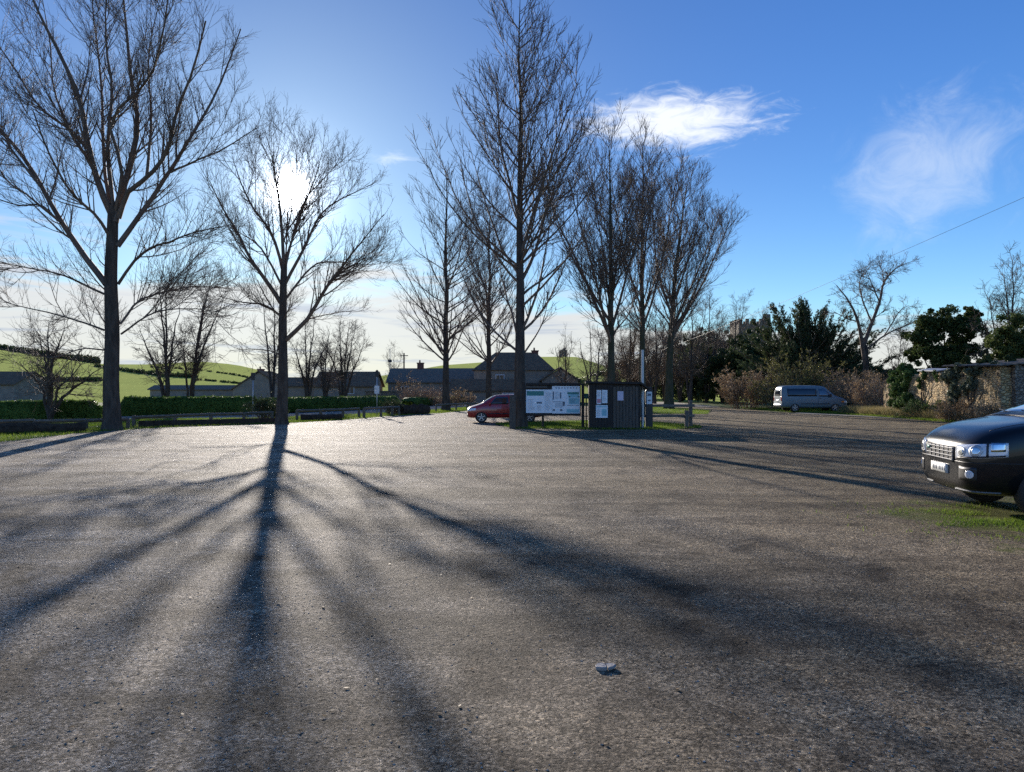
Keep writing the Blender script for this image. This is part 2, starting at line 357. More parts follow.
def clouds():
    nt, L, m, ell, put, smooth, cn, pe, az, el, sp, D = (W[k] for k in ('nt','L','m','ell','put','smooth','cloudnoise','pe','az','el','sp','D'))
    # puffed bank over the poplars
    a, e = pe(672, 122)
    f = m('SUBTRACT', m('ADD', cn(.34, .95, 3.1, 9, .66, .9, rot=.12), .42), m('MULTIPLY', ell(a, e, 8.2, 2.5, -.03), .60))
    put(m('MULTIPLY', smooth(f, .30, .86), .88), (6.3, 6.5, 6.8))
    # thin veil on the right
    a, e = pe(928, 165)
    f = m('SUBTRACT', m('ADD', cn(.24, .30, 8.3, 9, .66, 1.0, rot=.9), .42), m('MULTIPLY', ell(a, e, 7.0, 6.2, .15), .62))
    put(m('MULTIPLY', smooth(f, .34, 1.0), .40), (5.6, 6.0, 6.4))
    # a few scraps left of the poplars
    a, e = pe(392, 158)
    f = m('SUBTRACT', m('ADD', cn(.5, 1.3, 5.7), .3), m('MULTIPLY', ell(a, e, 2.6, .9), .5))
    put(m('MULTIPLY', smooth(f, .45, .9), .35), (7, 7.2, 7.4))
    # streaked bank along the horizon, deep on the sun's side and shallow on the other
    top = m('ADD', m('MULTIPLY', smooth(az, 14., -6.), 5.0), 6.7)
    h = m('DIVIDE', el, top)
    f = m('SUBTRACT', m('ADD', m('MULTIPLY', cn(.05, .55, 1.3, 9, .6, .9), 1.1), .42), m('MULTIPLY', h, .78))
    put(m('MULTIPLY', smooth(f, .28, .56), .88), (4.7, 4.6, 4.5))
    f2 = m('MULTIPLY', smooth(cn(.06, .75, 9.9, 8, .6, .7), .52, .68), smooth(h, 1.05, .35))
    put(m('MULTIPLY', f2, .7), (2.5, 3.0, 3.9))
    # the bright air round the sun
    ang = W['ang']
    def g(s, amp): return m('MULTIPLY', m('EXPONENT', m('MULTIPLY', m('POWER', m('DIVIDE', ang, s), 2.), -1.)), amp)
    def ge(s, amp): return m('MULTIPLY', m('EXPONENT', m('MULTIPLY', m('DIVIDE', ang, s), -1.)), amp)
    tot = m('ADD', m('ADD', g(.74, 620.), ge(1.0, 40.)), m('ADD', ge(4.5, 1.5), ge(11., .4)))
    mul = nt.nodes.new('ShaderNodeMixRGB'); mul.blend_type = 'MULTIPLY'; mul.inputs[0].default_value = 1.
    mul.inputs[1].default_value = (.94, .98, 1.04, 1); L(tot, mul.inputs[2])
    ad = nt.nodes.new('ShaderNodeMixRGB'); ad.blend_type = 'ADD'; ad.inputs[0].default_value = 1.
    L(W['put'].__closure__[[i for i, n in enumerate(W['put'].__code__.co_freevars) if n == 'cur'][0]].cell_contents, ad.inputs[1]); L(mul.outputs[0], ad.inputs[2])
    L(ad.outputs[0], W['bg'].inputs['Color'])
clouds()

cam = bpy.data.cameras.new('camera'); cam.sensor_width = 36; cam.lens = 36*F/1024
cam.clip_end = 6000; cam.clip_start = .05
co = bpy.data.objects.new('camera', cam); link(co); co.location = (0, 0, EYE)
co.rotation_euler = (R(90)+math.atan((HY-386)/F), 0, 0); S.camera = co
S.view_settings.view_transform = 'Standard'; S.view_settings.look = 'None'
S.view_settings.gamma = 1; S.view_settings.use_curve_mapping = False
S.view_settings.exposure = .78
S.cycles.max_bounces = 5; S.cycles.diffuse_bounces = 2; S.cycles.glossy_bounces = 2; S.cycles.transmission_bounces = 3
S.cycles.use_denoising = False

# ------------------------------------------------------------------ the ground
def smoothnoise(rng, n, amp):
    return rng.normal(size=n)*amp
def sheet(name, pts, z, m, jag=.0, step=.5, seed=1, kind='structure', label=None):
    """a ragged-edged flat sheet"""
    rng = np.random.default_rng(seed); out = []
    n = len(pts)
    for i in range(n):
        a = np.array(pts[i], float); b = np.array(pts[(i+1) % n], float); k = max(1, int(np.linalg.norm(b-a)/step))
        for j in range(k): out.append(a+(b-a)*j/k + (rng.normal(size=2)*jag if jag else 0))
    bm = bmesh.new(); f = bm.faces.new([bm.verts.new((p[0], p[1], z)) for p in out])
    bmesh.ops.triangulate(bm, faces=[f]); bmesh.ops.recalc_face_normals(bm, faces=bm.faces)
    for f in bm.faces:
        if f.normal.z < 0: f.normal_flip()
    me = bpy.data.meshes.new(name); bm.to_mesh(me); bm.free()
    o = mesh_obj(name, me, m); o['kind'] = kind
    if label: o['label'] = label
    return o
g = MB(); g.add([(-3000, -800, -.03), (3000, -800, -.03), (3000, 4000, -.03), (-3000, 4000, -.03)], [(0, 1, 2, 3)])
o = g.build('ground', M['turf']); o['kind'] = 'structure'
CP = [(-18, -16), (22, -16), (22, 30), (21.7, 38), (21.0, 45), (19.6, 50), (19.2, 62), (20, 78), (21, 97), (15, 97), (13.4, 80), (9, 74), (3, 71), (-1.5, 66),
      (-3.4, 57), (-5.2, 51), (-7.6, 45.5), (-9.2, 39), (-11.4, 35.0), (-15.2, 31.4), (-16.2, 27), (-15.9, 22.5), (-16.6, 14), (-17.5, 4)]
sheet('car_park_ground', CP, .0, M['gravel'], .10, .5, 2)
sheet('road', [(-70, 36), (-30, 38.2), (-14.5, 42.5), (-8, 52), (-2, 76), (4, 88), (4, 96), (-4, 90), (-9.5, 70), (-13, 56), (-18, 47), (-32, 42.5), (-70, 40)], -.012, M['road'], .05, .6, 3)
ISL = [(-.8, 34.6), (.1, 30.6), (3.2, 29.9), (6.4, 29.9), (8.0, 31.2), (8.4, 33.0), (7.2, 36.0), (4, 38.0), (0, 37.0)]
sheet('grass_island', ISL, .012, M['turf'], .08, .3, 4)
ISL2 = [(9.0, 50), (13.0, 49), (15.5, 58), (14.5, 68), (11.5, 70), (9, 60)]
sheet('grass_island', ISL2, .012, M['turf'], .1, .4, 5)
sheet('path', [(19.3, 51), (21, 45.5), (21.9, 38), (22.2, 32), (22.6, 32), (22.6, 38), (22.0, 46), (21.0, 53)], .006, M['track'], .06, .4, 6)
sheet('path', [(13.4, 72), (19.8, 70), (21.2, 100), (14.8, 100)], .008, M['track'], .12, .5, 7)

# hills: crest height read per bearing
CREST = [(-700, 352), (-150, 350), (0, 351), (50, 358), (100, 364), (150, 364), (200, 361.5), (235, 365), (265, 372), (300, 381), (350, 380), (400, 373), (440, 365), (500, 361), (540, 357.5), (575, 357.5), (600, 365), (630, 374), (680, 380), (760, 384), (1100, 384), (1800, 380)]
def crest_z(px, d): return EYE+(HY-np.interp(px, [c[0] for c in CREST], [c[1] for c in CREST]))/F*d
def hill_z(px, d, near=95., far=430.):
    t = np.clip((d-near)/(far-near), 0, 1); s = t*t*(3-2*t)*.55+t*.45
    z = crest_z(px, far)*s + np.sin(px*.021+d*.02)*.35*t
    back = np.clip((d-far)/300, 0, 1); return z*(1-back*.7)-.06
pxs = np.concatenate([np.arange(-900, 1900, 12)]); ds = np.concatenate([np.arange(88, 440, 8), [460, 500, 560, 640, 740]])
PX, DD = np.meshgrid(pxs, ds)
V = np.stack([(PX-HX)/F*DD, DD, hill_z(PX, DD)], -1)
nr, nc = PX.shape; idx = np.arange(nr*nc).reshape(nr, nc)
Q = np.stack([idx[:-1, :-1], idx[:-1, 1:], idx[1:, 1:], idx[1:, :-1]], -1).reshape(-1, 4)
o = mesh_obj('hill', np_mesh('hill', V.reshape(-1, 3), Q), M['field']); o['kind'] = 'structure'

# ------------------------------------------------------------------ plant tools
def norm(a): return a/np.maximum(np.linalg.norm(a, axis=-1, keepdims=True), 1e-9)
def tubes(groups):
    Vs, Qs, off = [], [], 0
    for pts, rad, sides in groups:
        if len(pts) == 0: continue
        B, Pn, _ = pts.shape
        t = norm(np.gradient(pts, axis=1)); md = norm(pts[:, -1]-pts[:, 0])
        ref = np.where(np.abs(md[:, 2:3]) > .8, np.array([[1., 0, 0]]), np.array([[0., 0, 1.]]))
        n0 = norm(np.cross(md, ref))[:, None, :]
        u = norm(n0-(n0*t).sum(-1, keepdims=True)*t); v = np.cross(t, u)
        a = np.arange(sides)*2*np.pi/sides
        ring = pts[:, :, None, :]+rad[:, :, None, None]*(np.cos(a)[None, None, :, None]*u[:, :, None, :]+np.sin(a)[None, None, :, None]*v[:, :, None, :])
        Vs.append(ring.reshape(-1, 3))
        idx = np.arange(B*Pn*sides).reshape(B, Pn, sides)+off
        nx = np.roll(idx, -1, axis=2)
        Qs.append(np.stack([idx[:, :-1], nx[:, :-1], nx[:, 1:], idx[:, 1:]], -1).reshape(-1, 4)); off += B*Pn*sides
    return np.concatenate(Vs), np.concatenate(Qs)
def sample(pts, rad, i, t):
    Pn = pts.shape[1]; x = t*(Pn-1); k = np.minimum(x.astype(int), Pn-2); f = (x-k)[:, None]
    a, b = pts[i, k], pts[i, k+1]
    r = rad[i, k]*(1-f[:, 0])+rad[i, k+1]*f[:, 0]
    return a*(1-f)+b*f, norm(b-a), r
def walk(rng, p, d, ln, Pn, trop, wig, droop=0.):
    out = [p]; seg = (ln/(Pn-1))[:, None]
    for s in range(Pn-1):
        d = norm(d+UP*(trop-droop*(1-s/(Pn-1)))+rng.normal(size=d.shape)*wig); p = p+d*seg; out.append(p)
    return np.stack(out, 1)
def spawn(rng, pts, rad, dens, t0, t1, ang, lens, Pn, trop, wig, rmul=.55, rmin=.004, lfall=.55, per=None, prof=None, droop=0., maxlen=None, flat=0.):
    L = np.linalg.norm(np.diff(pts, axis=1), axis=2).sum(1)
    n = rng.poisson(dens*L*(t1-t0)) if per is None else np.full(len(pts), per)
    i = np.repeat(np.arange(len(pts)), n)
    if len(i) == 0: return np.zeros((0, Pn, 3)), np.zeros((0, Pn))
    t = t0+(t1-t0)*rng.random(len(i))
    p, tg, r = sample(pts, rad, i, t)
    q = rng.normal(size=p.shape); q[:, 2] *= (1-flat); q = norm(q-(q*tg).sum(1, keepdims=True)*tg)
    a = np.radians(rng.normal(ang[0], ang[1], len(i)))[:, None]
    d = norm(np.cos(a)*tg+np.sin(a)*q)
    ln = rng.uniform(lens[0], lens[1], len(i))
    ln = ln*(prof(t) if prof is not None else (1-lfall*t))
    P2 = walk(rng, p, d, ln, Pn, trop, wig, droop)
    r0 = np.minimum(r*.8, np.maximum(rmin*1.5, np.minimum(r*rmul+0*ln, ln*.016+.003)))
    s = np.linspace(0, 1, Pn)[None, :]
    return P2, np.maximum(r0[:, None]*(1-s*.85), rmin*(1-.35*s))
def resample(poly, n):
    poly = np.asarray(poly, float)
    e = np.vstack([2*poly[0]-poly[1], poly, 2*poly[-1]-poly[-2]]); m = len(poly)-1; out = []
    for u in np.linspace(0, m, n):
        k = min(int(u), m-1); f = u-k; a, b, c, d = e[k], e[k+1], e[k+2], e[k+3]
        out.append(.5*(2*b+(c-a)*f+(2*a-5*b+4*c-d)*f*f+(3*b-a-3*c+d)*f**3))
    return np.array(out)
def limb(poly, r0, r1, n=12, rng=None, wig=0.):
    p = resample(poly, n)
    if rng is not None and wig: p[1:] += np.cumsum(rng.normal(size=(n-1, 3))*wig, 0)*.5
    s = np.linspace(0, 1, n)
    return p[None], (r0*(1-s)+r1*s)[None]
def trunk_flare(rad, k=.45):
    n = rad.shape[1]; f = np.exp(-np.linspace(0, 1, n)*14)*k+1
    return rad*f[None]
def quads(rng, c, size, elong=1.6, axis=None, curl=.0):
    """leaf-sized quads at points c (n,3); axis = preferred long direction"""
    n = len(c); a = norm(rng.normal(size=(n, 3))) if axis is None else norm(axis+rng.normal(size=(n, 3))*.45)
    b = norm(np.cross(a, rng.normal(size=(n, 3))))
    s = (size*rng.uniform(.6, 1.3, n))[:, None]
    V = np.stack([c-a*s*elong*.5, c+b*s*.5, c+a*s*elong*.5, c-b*s*.5], 1).reshape(-1, 3)
    return V, np.arange(n*4).reshape(n, 4)
def clumps(rng, centres, rads, per, size, flat=.75, shell=.45):
    n = len(centres)*per; i = np.repeat(np.arange(len(centres)), per)
    d = norm(rng.normal(size=(n, 3))); r = rng.random(n)**shell
    p = centres[i]+d*(rads[i]*r)[:, None]*np.array([1, 1, flat])
    return quads(rng, p, size)
LOCAL = {}
def plant(name, base, label, cat, parts, group=None):
    e = empty(name, tuple(base)); tag(e, label, cat, group)
    for pn, (V, Q), m in parts:
        V = np.asarray(V)-np.asarray(base)[None]
        mesh_obj(pn, np_mesh(pn, V, Q), m, e)
    return e
def foliage_levels(rng, src, levels):
    """src: list of (pts, rad) groups as parents of the first level; returns tube groups and the last level"""
    groups = []; cur = src
    for li, lv in enumerate(levels):
        nxt = []; sides = lv.pop('sides', 3)
        for pts, rad in cur:
            c = spawn(rng, pts, rad, **lv)
            if len(c[0]): nxt.append(c)
        if not nxt: break
        nxt = [(np.concatenate([a for a, _ in nxt]), np.concatenate([b for _, b in nxt]))]
        groups.append((*nxt[0], sides)); cur = (src+nxt) if (li == 0 and len(levels) > 3) else nxt
    return groups
BARE = 'bare trees round the car park'

def traced_tree(base_px, base_py, d, trunk, r0, r1, limbs, label, seed, levels, extra=None, bark='bark', group=BARE):
    rng = np.random.default_rng(seed)
    b = P(base_px, base_py, d); b[2] = 0
    tp = [b-np.array([0, 0, .15])]+[P(x, y, d) for x, y in trunk]
    T = limb(tp, r0, r1, 16, rng, .012); T = (T[0], trunk_flare(T[1]))
    Ls = []
    for poly, ra, rb, dep in limbs:
        n = len(poly); w = [P(x, y, d) for x, y in poly]
        s = np.linspace(0, 1, n)
        w = [p+np.array([p[0]/d*dep*q, dep*q, (p[2]-EYE)/d*dep*q]) for p, q in zip(w, s**1.2)]
        Ls.append(limb(w, ra, rb, 12, rng, .035))
    L1 = (np.concatenate([a for a, _ in Ls]), np.concatenate([q for _, q in Ls]))
    src = [L1]
    groups = [(*L1, 7)]
    if extra:
        ex = spawn(rng, *T, **extra); groups.append((*ex, 6)); src.append(ex)
    groups += foliage_levels(rng, src, levels)
    return plant('bare_tree', b, label, 'tree', [('trunk', tubes([(*T, 14)]), M[bark]), ('crown', tubes(groups), M['twig'])], group)

# the big tree at the far left
T1L = [([(111, 214), (98, 182), (88, 148), (79, 101), (62, 61), (44, 27), (26, -10)], 0.136, .035, -1.5),
 ([(114, 222), (119, 196), (130, 162), (136, 125), (130, 84), (125, 34), (121, -20)], 0.160, .03, 1.2),
 ([(118, 218), (126, 194), (148, 175), (165, 152), (175, 111), (189, 74), (203, 20)], 0.112, .03, -2.0),
 ([(117, 246), (143, 211), (168, 175), (195, 131), (219, 88), (240, 30)], 0.112, .025, 2.0),
 ([(170, 172), (195, 160), (229, 145), (258, 128)], 0.048, .015, -.5),
 ([(106, 284), (84, 256), (57, 217), (28, 163), (0, 132), (-40, 100)], 0.136, .04, 1.6),
 ([(104, 294), (66, 277), (30, 268), (-30, 255)], 0.048, .012, -2.2),
 ([(104, 330), (69, 318), (35, 309), (-5, 300)], 0.044, .012, 1.5),
 ([(118, 284), (140, 254), (162, 243), (190, 232), (222, 225)], 0.064, .015, -1.5),
 ([(120, 324), (140, 301), (165, 292), (196, 286), (225, 288)], 0.048, .012, 2.2),
 ([(121, 334), (152, 313), (190, 309), (222, 312)], 0.040, .01, -1.6),
 ([(88, 148), (66, 128), (40, 108), (14, 70), (-20, 20)], 0.064, .02, .8),
 ([(111, 212), (104, 170), (101, 120), (98, 70), (92, 20), (90, -20)], 0.080, .02, 2.8),
 ([(114, 214), (122, 170), (112, 120), (150, 80), (165, 30), (172, -15)], 0.080, .02, -3.2),
 ([(104, 350), (80, 349), (52, 358), (20, 352)], 0.032, .01, -1.8),
 ([(60, 222), (40, 205), (15, 205), (-20, 190)], 0.048, .015, -1.2),
 ([(113, 215), (107, 150), (112, 90), (106, 30), (108, -25)], .09, .015, -1.0),
 ([(92, 165), (70, 135), (52, 90), (48, 40), (38, -15)], .06, .012, 1.8),
 ([(40, 186), (12, 150), (-8, 110), (-20, 60)], .06, .012, 1.0),
 ([(146, 178), (152, 120), (148, 60), (158, -5)], .065, .012, 2.4),
 ([(60, 222), (28, 196), (2, 176), (-24, 120)], .05, .012, 2.2),
 ([(112, 240), (96, 215), (70, 190), (48, 150), (34, 110)], 0.072, .02, -3.0)]
tall = lambda k=1., q=1.: [dict(dens=.8*k, t0=.2, t1=.95, ang=(34, 8), lens=(2.2, 4.4), Pn=9, trop=.09, wig=.045, sides=6, rmul=.5, rmin=.013),
        dict(dens=3.3*k, t0=.12, t1=1., ang=(36, 8), lens=(1.2, 2.6), Pn=6, trop=.13, wig=.045, sides=5, rmul=.5, rmin=.009*q),
        dict(dens=4.6*k, t0=.1, t1=1., ang=(36, 10), lens=(.5, 1.3), Pn=5, trop=.12, wig=.06, sides=3, rmul=.5, rmin=.007*q),
        dict(dens=4.2*k, t0=.1, t1=1., ang=(38, 12), lens=(.25, .7), Pn=3, trop=.10, wig=.08, sides=3, rmul=.6, rmin=.0055*q)]
traced_tree(112, 430, 29.5, [(112, 415), (111, 380), (112, 330), (111, 280), (112, 240), (113, 205)], .345, .19, T1L,
    'tallest and broadest bare tree at the left, many forked limbs above the log', 11, tall(.95, .85),
    dict(dens=1.0, t0=.35, t1=.95, ang=(60, 12), lens=(2.2, 4.2), Pn=8, trop=.07, wig=.07, rmul=.25, rmin=.012))
# the tree with the sun behind its crown
T2L = [([(283, 292), (284, 255), (286, 222), (292, 200), (297, 172), (293, 145)], .045, .008, .6),
 ([(281, 303), (265, 278), (249, 256), (236, 230), (222, 207), (208, 180)], .11, .015, -1.2),
 ([(283, 272), (270, 232), (252, 206), (241, 182), (231, 155)], .08, .012, 1.4),
 ([(284, 286), (304, 247), (319, 214), (338, 197), (368, 182)], .08, .012, -1.0),
 ([(284, 270), (291, 243), (302, 211), (315, 178), (322, 150)], .07, .01, 1.0),
 ([(286, 340), (309, 317), (326, 287), (340, 268), (358, 245), (382, 216)], .11, .014, -2.2),
 ([(305, 320), (330, 313), (365, 311)], .035, .008, 1.0),
 ([(326, 287), (345, 270), (372, 258)], .05, .01, -1.5),
 ([(283, 355), (262, 350), (228, 351)], .035, .008, -1.2),
 ([(283, 318), (262, 306), (238, 304), (214, 298)], .06, .01, -2.6),
 ([(284, 275), (283, 240), (279, 206), (274, 178), (271, 150)], .095, .014, -.6),
 ([(286, 232), (302, 206), (308, 180), (305, 150)], .035, .008, .8),
 ([(285, 268), (293, 235), (306, 200), (320, 182), (342, 160)], .06, .01, 2.2),
 ([(284, 290), (262, 250), (246, 236), (230, 226)], .06, .01, 2.6),
 ([(285, 300), (305, 275), (322, 262), (350, 262), (375, 250)], .06, .01, 2.4)]
traced_tree(282, 425, 34.4, [(282, 412), (283, 380), (283, 340), (283, 300), (284, 265)], .29, .14, T2L,
    'bare tree standing directly in front of the low sun, its shadow running to the viewer', 22, tall(1.02, .78),
    dict(dens=1.1, t0=.5, t1=.98, ang=(52, 12), lens=(2., 3.4), Pn=8, trop=.07, wig=.07, rmul=.25, rmin=.01))

def leader_tree(px, d, top_py, r0, label, seed, spread=5.2, dens=3.4, t0=.2, ang=46, stems=(), bark='bark', lean=0., trop=.10, k=1., group=BARE, twig='twig', low=.8, name='bare_tree', pw=.62):
    """a straight-stemmed, upswept tree; stems = extra ascending stems (t of fork, lean angle, azimuth, length share)"""
    rng = np.random.default_rng(seed); b = G(px, d); h = EYE+(HY-top_py)/F*d
    pts = [b-np.array([0, 0, .15])]+[b+np.array([lean*q*q+rng.normal()*.06*q, rng.normal()*.15*q, h*q]) for q in np.linspace(.1, 1, 8)]
    T = limb(pts, r0, .012, 24, rng, .02); T = (T[0], trunk_flare(T[1]))
    L0 = [T]; groups = []
    for (t, a, azm, ls) in stems:
        p, tg, r = sample(*T, np.array([0]), np.array([t])); a = R(a)
        q = np.array([[math.sin(azm), math.cos(azm), 0]]); dr = norm(tg*math.cos(a)+q*math.sin(a))
        ln = np.array([h*(1-t)*ls]); s = walk(rng, p, dr, ln, 14, .035, .035)
        rr = np.linspace(r[0]*.5, .014, 14)[None]; L0.append((s, rr)); groups.append((s, rr, 8))
    prof = lambda t: np.clip((1.03-t)/(1-t0), 0, 1)**pw*(.35+.65*np.clip((t-t0+.06)/.16, 0, 1))
    l1 = []
    for j, (p, r) in enumerate(L0):
        c = spawn(rng, p, r, dens=dens*(1. if j == 0 else .8), t0=t0 if j == 0 else .08, t1=.985, ang=(ang if j == 0 else ang*.8, 8), lens=(spread*.65, spread*1.1),
                  Pn=9, trop=trop, wig=.06, rmul=.34, rmin=.014, prof=prof if j == 0 else (lambda t: .66*(1.04-t)**(pw*.9)), droop=.0)
        l1.append(c)
    L1 = (np.concatenate([a for a, _ in l1]), np.concatenate([q for _, q in l1])); groups.append((*L1, 5))
    groups += foliage_levels(rng, [L1], [
        dict(dens=3.0*k, t0=.12, t1=1., ang=(32, 8), lens=(.9, 2.2), Pn=5, trop=.12, wig=.05, sides=4, rmul=.5, rmin=.010),
        dict(dens=4.2*k, t0=.1, t1=1., ang=(34, 10), lens=(.35, 1.1), Pn=4, trop=.12, wig=.06, sides=3, rmul=.5, rmin=.0078)])
    return plant(name, b, label, 'tree', [('trunk', tubes([(*T, 12)]), M[bark]), ('crown', tubes(groups), M[twig])], group)

leader_tree(520, 31.2, 2, .25, 'tallest straight bare tree, its trunk against the left end of the notice board', 31, 7.2, 4.0, .19, 50, stems=((.42, 22, 2.2, .7), (.5, 20, 4.6, .62), (.36, 30, 1.2, .5)))
leader_tree(446, 58, 165, .28, 'slim bare tree on the verge left of the red car, beside the low rail', 32, 9.0, 4.2, .18, 52, stems=((.5, 24, 1.9, .6),), trop=.08)
leader_tree(489, 66, 190, .27, 'bare tree behind the red car, between the verge tree and the tallest one', 33, 9.0, 3.8, .2, 48, stems=((.5, 22, 4.2, .6),))
leader_tree(611, 42, 138, .25, 'many-stemmed bare tree rising behind the middle of the timber kiosk', 34, 5.2, 4.3, .28, 44, pw=.42, stems=((.30, 24, -1.5, .9), (.33, 20, 1.6, .92), (.28, 26, 3.6, .85), (.38, 22, .4, .85), (.42, 15, -.9, .9), (.36, 34, -1.9, .7)), bark='bark_moss')
leader_tree(643, 48, 142, .24, 'bare tree rising in line with the white pole', 35, 5.4, 4.3, .28, 42, pw=.42, stems=((.34, 18, 1.5, .9), (.4, 20, -1.3, .85), (.45, 18, 3.0, .85)), bark='bark_moss')
leader_tree(669, 62, 172, .36, 'bare tree leaning right on the small lawn beyond the rail fence', 36, 6.4, 3.9, .27, 42, pw=.42, stems=((.3, 24, 1.6, .9), (.36, 26, 1.3, .85), (.4, 18, -1.2, .9), (.46, 22, 2.6, .8), (.33, 30, 1.9, .7)), lean=1.6, bark='bark_moss')

def bush_tree(px, d, stems, top, label, seed, r=.14, dens=2.2, l1=(1.2, 2.6), k=1., name='bare_tree', twig='twig', group='small bare trees behind the hedges', lens2=(.6, 1.4), trop=.05, base_z=0., cat='tree', ground=None):
    """several stems from one base; stems = (dx in px, top py)"""
    rng = np.random.default_rng(seed); b = G(px, d); b[2] = base_z
    Ls = []
    for dx, py in stems:
        t = P(px+dx, py, d+rng.uniform(-1, 1)*.02*d); mid = b*.55+t*.45+np.array([-(t[0]-b[0])*.12, rng.uniform(-.5, .5), .2])
        Ls.append(limb([b-np.array([0, 0, .1]), mid, t], r*rng.uniform(.55, .9), .015, 12, rng, .10))
    L0 = (np.concatenate([a for a, _ in Ls]), np.concatenate([q for _, q in Ls]))
    groups = foliage_levels(rng, [L0], [
        dict(dens=dens*1.7, t0=.25, t1=1., ang=(45, 12), lens=l1, Pn=6, trop=trop, wig=.10, sides=5, rmul=.5, rmin=.009),
        dict(dens=4.2*k, t0=.12, t1=1., ang=(42, 14), lens=lens2, Pn=5, trop=trop, wig=.13, sides=3, rmul=.5, rmin=.011),
        dict(dens=4.6*k, t0=.1, t1=1., ang=(42, 14), lens=(lens2[0]*.5, lens2[1]*.6), Pn=3, trop=trop, wig=.14, sides=3, rmul=.6, rmin=.009)])
    return plant(name, b, label, cat, [('trunk', tubes([(*L0, 8)]), M['bark']), ('crown', tubes(groups), M[twig])], group)

bush_tree(50, 40, [(-34, 362), (-14, 330), (4, 318), (16, 330), (34, 358), (46, 372)], 300, 'low bare tree of splayed stems at the far left behind the rail', 41, .17, 2.4)
bush_tree(168, 50, [(-30, 330), (-10, 282), (2, 272), (10, 300)], 270, 'bare tree with a leaning stem, first right of the tallest left tree', 42, .22, 2.2, (1.5, 3.2))
bush_tree(190, 52, [(-2, 330), (14, 290), (26, 270), (40, 300)], 270, 'twin-stemmed bare tree leaning right, between the hedge tops', 43, .2, 2.2, (1.5, 3.2))
bush_tree(272, 75, [(-8, 300), (2, 290), (12, 305)], 290, 'slender bare tree half hidden by the trunk before the sun', 44, .25, 2.0, (1.6, 3.2))
bush_tree(307, 80, [(-14, 340), (-4, 322), (8, 318), (20, 335)], 310, 'bushy bare tree left of the dark-roofed cottage gable', 45, .26, 2.4, (1.4, 3.0), 1.1)
bush_tree(325, 62, [(-6, 345), (4, 330), (14, 340), (-2, 352)], 320, 'crooked bare tree growing out of the hedge before the cottage', 46, .16, 2.2, (1.0, 2.2))
bush_tree(343, 84, [(-16, 345), (-4, 322), (8, 320), (22, 340), (14, 330)], 310, 'round-headed bare tree in front of the brown cottage roof', 47, .24, 2.4, (1.4, 3.2), 1.1)
bush_tree(391, 120, [(-6, 352), (3, 345), (9, 356)], 345, 'tiny bare tree beside the slate roof left of its chimney', 48, .12, 2., (1.4, 2.6), .8)
bush_tree(565, 70, [(-10, 350), (0, 335), (8, 342)], 330, 'small bare tree right below the hilltop chapel', 49, .13, 2.0, (1., 2.2), .9)
bush_tree(594, 60, [(-12, 340), (-4, 320), (6, 330)], 320, 'thin bare tree just left of the many-stemmed one behind the kiosk', 50, .15, 2.2, (1., 2.4), .9)
WOOD = 'bare trees along the dark wood edge'
for j, (px, d, sp, lab) in enumerate([
    (628, 75, [(-10, 330), (2, 310), (10, 325)], 'bare tree in the wood edge, first right of the kiosk roof'),
    (655, 85, [(-12, 330), (0, 305), (14, 318)], 'bare tree in the wood edge just right of the white pole'),
    (690, 80, [(-14, 325), (2, 300), (16, 310)], 'brown bare tree in the wood edge beside the pale track'),
    (706, 92, [(-12, 330), (4, 296), (18, 315)], 'bare tree over the darkest hollow of the wood edge'),
    (735, 98, [(-14, 322), (0, 302), (10, 298), (24, 318)], 'bare tree standing before the left corner of the church tower'),
    (764, 100, [(-12, 330), (0, 312), (14, 330)], 'bare tree standing before the right corner of the church tower')]):
    bush_tree(px, d, sp, 300, lab, 60+j, .22, 2.6, (1.6, 3.6), 1.1, twig='twig_warm' if j < 3 else 'twig', group=WOOD)
for j, (px, d, sp, lab) in enumerate([
    (612, 88, [(-12, 348), (0, 336), (12, 345)], 'brown thicket tree behind the left side of the kiosk roof'),
    (634, 92, [(-14, 342), (0, 326), (12, 335)], 'brown thicket tree behind the right side of the kiosk roof'),
    (648, 96, [(-12, 338), (2, 322), (14, 332)], 'brown thicket tree just right of the white pole top'),
    (664, 100, [(-14, 338), (0, 318), (12, 328)], 'brown thicket tree behind the leaning tree trunk'),
    (680, 96, [(-14, 340), (2, 324), (14, 335)], 'brown thicket tree left of the darkest hollow'),
    (714, 104, [(-14, 330), (2, 312), (16, 322)], 'brown thicket tree right of the darkest hollow')]):
    bush_tree(px, d, sp, 300, lab, 260+j, .2, 3.0, (1.6, 3.6), 1.15, twig='twig_warm', group=WOOD)
